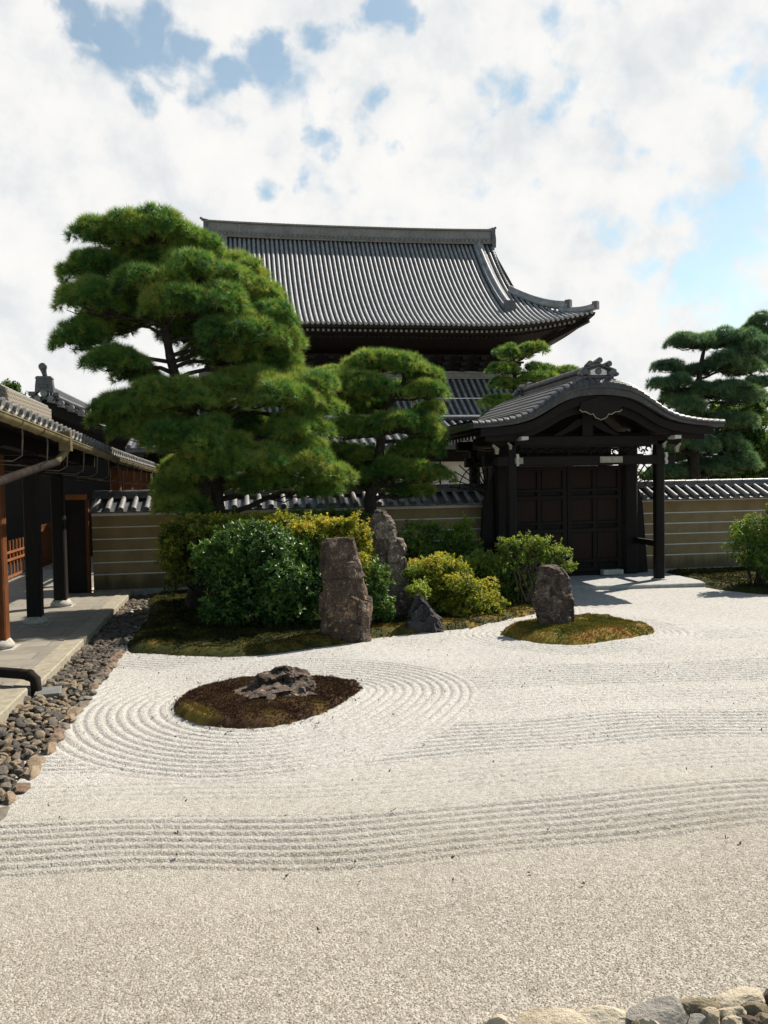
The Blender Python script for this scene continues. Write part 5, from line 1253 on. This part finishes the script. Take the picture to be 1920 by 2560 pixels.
# ------------------------------------------------------------------ shrubs
bush('shrub', 'large dark glossy leaved shrub left of the front standing rock', 'shrub', (0.35, 13.3, 0.05),
     clumpsAt([(560, 1235, 125, 90), (640, 1220, 60, 80, .2), (490, 1245, 70, 70), (565, 1188, 90, 34, .1), (600, 1310, 85, 50, -.1), (500, 1310, 55, 40, -.1), (660, 1290, 34, 55, .1)], 13.3), M['glossy'], (6, 0.080, 0.031), 190, 7, 0.50, 0.28, rag=.07)
bush('shrub', 'layered olive green shrub with a yellow sunlit top under the big pine trunks', 'shrub', (-0.7, 14.6, 0.05),
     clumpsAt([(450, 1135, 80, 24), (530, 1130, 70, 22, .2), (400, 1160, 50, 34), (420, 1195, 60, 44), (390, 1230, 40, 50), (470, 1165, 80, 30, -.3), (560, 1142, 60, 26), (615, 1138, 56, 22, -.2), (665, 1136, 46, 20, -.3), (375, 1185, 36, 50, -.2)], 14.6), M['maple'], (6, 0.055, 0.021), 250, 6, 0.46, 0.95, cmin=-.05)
bush('shrub', 'bright yellow green shrub crowding behind the top of the front standing rock', 'shrub', (1.75, 13.6, 0.05),
     clumpsAt([(690, 1150, 55, 26), (745, 1148, 42, 26), (786, 1185, 18, 50), (650, 1150, 40, 22, .2), (770, 1230, 32, 60, -.2)], 13.5), M['yellowleaf'], (6, 0.050, 0.019), 330, 5, 0.42, 0.5)
bush('shrub', 'small glossy green shrub squeezed between the two tall standing rocks', 'shrub', (2.1, 13.0, 0.05),
     clumpsAt([(818, 1262, 16, 44), (832, 1312, 20, 28), (812, 1300, 20, 40)], 12.9), M['glossy'], (6, 0.060, 0.022), 230, 3, 0.62, 0.3)
bush('shrub', 'dark loose leaved shrub before the striped wall, right of the pale topped rock', 'shrub', (4.0, 16.3, 0.05),
     clumpsAt([(900, 1155, 46, 34), (960, 1155, 54, 34), (1010, 1180, 40, 34), (880, 1215, 36, 50), (940, 1225, 50, 40), (930, 1195, 60, 36), (1000, 1150, 24, 26), (890, 1195, 36, 40), (990, 1195, 40, 36)], 16.3), M['azalea'], (6, 0.060, 0.022), 130, 6, 0.50, 0.45, rag=.12)
bush('shrub', 'mounded yellow azalea sloping down towards the white gravel', 'shrub', (3.6, 13.6, 0.05),
     clumpsAt([(930, 1228, 48, 44), (985, 1262, 62, 48), (1040, 1296, 56, 42), (1000, 1310, 66, 38, -.1), (930, 1275, 46, 40), (1068, 1318, 34, 24), (965, 1225, 40, 34, .2)], 13.6), M['yellowleaf'], (6, 0.040, 0.017), 420, 5, 0.30, 0.55)
bush('shrub', 'bright green sprig shrub just above the small dark rock', 'shrub', (2.95, 13.1, 0.05),
     clumpsAt([(905, 1275, 24, 20), (890, 1240, 16, 22, .4)], 13.1), M['azalea'], (6, 0.050, 0.018), 240, 3, 0.72, 0.3)
bush('shrub', 'green leafy shrub between the yellow azalea and the lone standing rock', 'shrub', (4.6, 14.6, 0.05),
     clumpsAt([(1060, 1235, 58, 42), (1100, 1260, 50, 40), (1020, 1245, 40, 36), (1090, 1290, 40, 26), (1030, 1220, 40, 30), (1085, 1215, 30, 20), (1120, 1275, 34, 26)], 14.6), M['azalea'], (6, 0.052, 0.020), 190, 5, 0.60, 0.4)
bush('shrub', 'airy shrub with thin bare stems behind the lone standing rock', 'shrub', (4.95, 14.3, 0.05),
     clumpsAt([(1100, 1180, 34, 22), (1140, 1180, 30, 22), (1165, 1175, 20, 16), (1175, 1205, 30, 14), (1205, 1195, 24, 10), (1150, 1255, 32, 22), (1220, 1225, 16, 8), (1120, 1205, 34, 20)], 14.5), M['azalea'], (6, 0.052, 0.020), 170, 9, 0.66, 0.35, stemmat='barkbright', stemr=.02, rag=.12)
bush('shrub', 'rounded azalea at the right picture edge in front of the striped wall', 'shrub', (10.3, 15.4, 0.05),
     clumpsAt([(1640, 1150, 60, 50), (1600, 1170, 40, 40), (1650, 1205, 60, 40), (1700, 1160, 60, 60), (1620, 1205, 40, 30), (1680, 1110, 50, 26)], 15.4), M['azalea'], (6, 0.052, 0.019), 190, 6, 0.52, 0.5)
bush('shrub', 'low dark shrub at the foot of the wall below the mid sized pine', 'shrub', (1.8, 17.4, 0.05),
     clumpsAt([(690, 1115, 40, 16), (640, 1120, 40, 20), (720, 1140, 46, 24), (760, 1120, 36, 18)], 17.2), M['azalea'], (6, 0.06, 0.022), 120, 5, 0.25, 0.3)

# ------------------------------------------------------------------ fallen leaves and crumbs on the gravel
rng = np.random.default_rng(41)
def edge_points(poly, n, spread):
    P_ = np.array(poly); i_ = rng.integers(0, len(P_), n); w_ = rng.uniform(0, 1, (n, 1)); q = P_[i_] * (1 - w_) + P_[(i_ + 1) % len(P_)] * w_
    return q + rng.normal(0, 1, (n, 2)) * spread * rng.uniform(0.1, 1, (n, 1)) ** 2
E_ = np.concatenate([edge_points(ISL1, 230, .22), edge_points(ISL2, 120, .2), edge_points([q for q in BED if q[1] < 14.5], 260, .22), np.stack([rng.uniform(-1.6, 6, 160), rng.uniform(4.2, 13, 160)], 1)])
E_ = E_[(E_[:, 0] > -1.68) & ~inside(ISL1, E_[:, 0], E_[:, 1]) & ~inside(ISL2, E_[:, 0], E_[:, 1]) & ~inside(BED, E_[:, 0], E_[:, 1])]
Zl = gheight(E_[:, 0], E_[:, 1]) + .012
V, Fc, tv = tufts(np.stack([E_[:, 0], E_[:, 1], Zl], 1), np.stack([rng.normal(0, .3, len(E_)), rng.normal(0, .3, len(E_)), np.ones(len(E_))], 1), 2, 0.026, 0.013, 0.0, 'leaf', 0.0, rng.uniform(0, 1, len(E_)), .5)
props(npmesh('fallen_leaves', V, Fc, M['mossbrown'], tint=tv), kind='stuff')

# ------------------------------------------------------------------ rocks
rock('standing_rock', 'tall flat topped brown standing rock at the edge of the white gravel', (1.40, 12.15, 0.0),
     [(-.1, -.40, .38, -.24, .24), (.1, -.385, .385, -.25, .25), (.45, -.36, .40, -.24, .24), (.75, -.34, .38, -.22, .22), (.95, -.33, .33, -.21, .21), (1.25, -.33, .24, -.19, .19), (1.45, -.32, .20, -.17, .17), (1.52, -.26, .17, -.13, .13)], M['rockA'], amp=.034, freq=3.2, seed=1, facet=.035, nz=80)
rock('standing_rock', 'taller pale topped rock leaning behind the front standing rock', (2.37, 13.75, 0.0),
     [(-.1, -.42, .42, -.3, .3), (.3, -.40, .40, -.3, .3), (.8, -.38, .36, -.27, .27), (1.2, -.36, .28, -.24, .24), (1.55, -.33, .16, -.2, .2), (1.75, -.29, .05, -.15, .15), (1.86, -.22, -.02, -.1, .1)], M['rockB'], amp=.036, freq=3.8, seed=2, facet=.045, nz=90, strata=.014)
rock('low_rock', 'small dark blue grey pyramid rock below the yellow azalea', (2.72, 12.55, 0.0),
     [(-.1, -.34, .33, -.2, .2), (.05, -.33, .32, -.2, .2), (.2, -.28, .26, -.17, .17), (.36, -.21, .11, -.12, .12), (.50, -.17, 0.0, -.08, .08), (.57, -.14, -.06, -.04, .04)], M['rockC'], amp=.035, freq=5, seed=3, facet=.05, nz=50)
rock('standing_rock', 'lone stout purple brown rock standing on the green moss mound', (4.66, 12.1, 0.05),
     [(-.1, -.30, .31, -.26, .26), (.1, -.29, .30, -.26, .26), (.38, -.295, .30, -.25, .25), (.60, -.29, .27, -.24, .24), (.78, -.27, .22, -.20, .20), (.89, -.24, .18, -.16, .16), (.95, -.20, .13, -.12, .12)], M['rockD'], amp=.036, freq=4.2, seed=4, facet=.05, nz=80, strata=.014)
rock('flat_rock', 'low craggy brown rock lying in the red brown moss mound', (0.31, 9.0, 0.03),
     [(-.05, -.58, .52, -.48, .40), (.06, -.50, .48, -.38, .34), (.13, -.38, .44, -.24, .30), (.20, -.24, .38, -.06, .26), (.27, -.12, .30, .04, .20)], M['rockE'], amp=.085, freq=5.2, seed=5, facet=.07, nz=44, seg=110)

# ------------------------------------------------------------------ pebble bed beside the corridor curb
pm = {}
for mi_, mm in enumerate(('peb0', 'peb1', 'peb1', 'peb2')):
    for k in range(5):
        a = 0.068 * random.uniform(.85, 1.2); pm[(mi_, k)] = pebble_mesh('river_stone', a, a * random.uniform(.62, .9), a * random.uniform(.42, .65), mi_ * 10 + k, M[mm], 0.2)
KL = ['grey river stone among many in the pebble bed by the corridor curb', 'tan river stone among many in the pebble bed by the corridor curb', 'tan river stone among many in the pebble bed by the corridor curb', 'dark river stone among many in the pebble bed by the corridor curb']
pts = []
def far_enough(x, y, r):
    for (a, b_, q) in pts[-900:]:
        if (a - x) ** 2 + (b_ - y) ** 2 < (0.72 * (r + q)) ** 2: return False
    return True
tries = 0
while len(pts) < 292 and tries < 60000:
    tries += 1
    y = 5.9 + 4.4 * random.random(); x = random.uniform(-2.38, -1.90) if y > 9.7 else random.uniform(-2.42, -1.90)
    r = random.choice((.036, .042, .048, .055, .066))
    if -2.42 < x < -2.10 and 9.55 < y < 9.95: continue
    if far_enough(x, y, r): pts.append((x, y, r))
for (x, y, r) in pts:
    key = (random.randrange(4), random.randrange(5)); o = bpy.data.objects.new('river_stone', pm[key]); COL.objects.link(o)
    s_ = r / .068; o.scale = (s_ * 1.15, s_ * 1.15, s_ * 1.15); o.location = (x, y, .02 + .45 * r * random.uniform(.4, 1.2))
    o.rotation_euler = (random.uniform(-.45, .45), random.uniform(-.45, .45), random.uniform(0, 6.28))
    props(o, KL[key[0]], 'stone', 'river stones in the pebble bed')
# the smaller and farther pebbles of the bed as one mass
def pebble_mass(specs):
    Vs, Fs = [], []; o_ = 0
    keys = list(pm)
    base = {}
    for k in keys:
        me = pm[k]; v = np.zeros(len(me.vertices) * 3, np.float32); me.vertices.foreach_get('co', v)
        f = np.array([tuple(p_.vertices) for p_ in me.polygons]); base[k] = (v.reshape(-1, 3), f)
    for (x, y, z, r) in specs:
        v, f = base[keys[random.randrange(len(keys))]]
        a = random.uniform(0, 6.28); c_, s_ = cos(a), sin(a); q = v * (r / .068)
        q = q @ np.array([[c_, -s_, 0], [s_, c_, 0], [0, 0, 1]]); Vs.append(q + np.array([x, y, z])); Fs.append(f + o_); o_ += len(v)
    return np.concatenate(Vs), np.concatenate(Fs)
spec = [(random.uniform(-2.42, -1.84), random.uniform(5.4, 11.6), .0, random.uniform(.028, .045)) for _ in range(760)]
spec += [(random.uniform(-2.40, -1.76), random.uniform(10.2, 17.9), .02, random.choice((.04, .05, .06, .07))) for _ in range(760)]
spec = [q for q in spec if not (-2.42 < q[0] < -2.10 and 9.55 < q[1] < 9.95)]
V, Fc = pebble_mass(spec[::2]); g = npmesh('pebbles', V, Fc, M['peb2'], smooth=True); props(g, kind='stuff')
V, Fc = pebble_mass(spec[1::2]); g = npmesh('pebbles', V, Fc, M['pebmix'], smooth=True); props(g, kind='stuff')
mb = MB(); mb.grid([[(-2.45, 4, -.02), (-1.74, 4, -.02)], [(-2.45, 18, -.02), (-1.74, 18, -.02)]]); props(mb.build('pebble_bed_soil', M['soil']), kind='structure')
mb = MB(); mb.box((-2.24, 9.74, .055), (.27, .34, .05), radians(8)); props(mb.build('slate_slab', M['slate'], bevel=.006), 'flat grey square slab under the end of the drain pipe', 'slab')
# edging stones between pebbles and gravel
em = [pebble_mesh('edging_stone', random.uniform(.055, .08), .15, random.uniform(.05, .07), 200 + k, M[('edge', 'peb1', 'edge', 'peb0', 'peb1', 'edge', 'peb2')[k]], .26, 4) for k in range(7)]
y = 5.6; k = 0
while y < 12.1:
    L = random.uniform(.75, 1.25); o = bpy.data.objects.new('edging_stone', em[random.randrange(7)]); COL.objects.link(o)
    o.scale = (random.uniform(.75, 1.25), L * random.uniform(.85, 1.1), random.uniform(.7, 1.15)); y += .135 * L; o.location = (-1.80 + random.uniform(-.03, .02), y, .006); y += .135 * L
    o.rotation_euler = (random.uniform(-.15, .15), random.uniform(-.2, .2), random.uniform(-.18, .18)); k += 1
    props(o, 'weathered edging stone in the row between pebble bed and white gravel', 'stone', 'edging stones along the gravel')

# ------------------------------------------------------------------ border stones in the near corner
def cz(x, y): return 1200 + x * .434, 2360 + y * .434
BS = [((100, 452), 105, 24, 'palestone', 'flat cream stone at the left end of the border row'),
      ((400, 430), 185, 46, 'palestone', 'long cream stone with pale veins in the border row'),
      ((715, 400), 165, 60, 'palestone', 'bulky cream stone left of the big smooth grey one'),
      ((1045, 385), 175, 78, 'greystone', 'big smooth grey stone in the border row'),
      ((1245, 340), 120, 52, 'olivestone', 'olive brown stone behind the big smooth grey one'),
      ((1500, 315), 150, 62, 'palestone', 'large pale humped stone at the back of the border corner'),
      ((1690, 295), 70, 50, 'darkstone', 'dark brown stone cut by the right picture edge'),
      ((1440, 392), 76, 42, 'palestone', 'blocky white stone in front of the large pale humped one'),
      ((1600, 378), 78, 36, 'olivestone', 'tan wedge stone near the right picture edge'),
      ((1245, 432), 58, 36, 'greystone', 'small grey stone touching the big smooth grey one'),
      ((1328, 418), 60, 40, 'palestone', 'small white cube like stone in the border corner'),
      ((1465, 445), 58, 30, 'palestone', 'little cream stone at the bottom picture edge'),
      ((1560, 440), 60, 42, 'darkstone', 'rounded brown stone at the bottom picture edge'),
      ((1650, 430), 50, 40, 'olivestone', 'tan stone in the bottom right corner'),
      ((990, 455), 62, 26, 'palestone', 'small white stone under the big smooth grey one'),
      ((900, 458), 40, 18, 'olivestone', 'small tan stone at the foot of the bulky cream one')]
for k, ((x, y), hw, hh, mm, lab) in enumerate(BS):
    px_, py_ = cz(x, y); d = ray(px_ / KD, py_ / KD); tt_ = (0.05 - EYE) / d[2]; c = np.array([0, 0, EYE]) + d * tt_
    sc = .434 * sqrt(c[0] ** 2 + c[1] ** 2 + 5.5) / F
    a = hw * sc; me = pebble_mesh('border_stone', a, max(hh * sc * 1.15, a * .45), max(hh * sc * .85, .05), 300 + k, M[mm], .16, 5)
    o = bpy.data.objects.new('border_stone', me); COL.objects.link(o); o.location = (c[0], c[1], .03); o.rotation_euler = (random.uniform(-.1, .1), random.uniform(-.1, .1), radians(-8) + random.uniform(-.15, .15))
    props(o, lab, 'stone', 'border stones in the near corner')
spec = []
for _ in range(150):
    x = random.uniform(1.3, 3.3); y = 3.05 + (x - 1.3) * .18 - random.uniform(0.02, .5); spec.append((x, y, .0, random.uniform(.03, .06)))
V, Fc = pebble_mass(spec); g = npmesh('border_pebbles', V, Fc, M['olivestone'], smooth=True); props(g, kind='stuff')
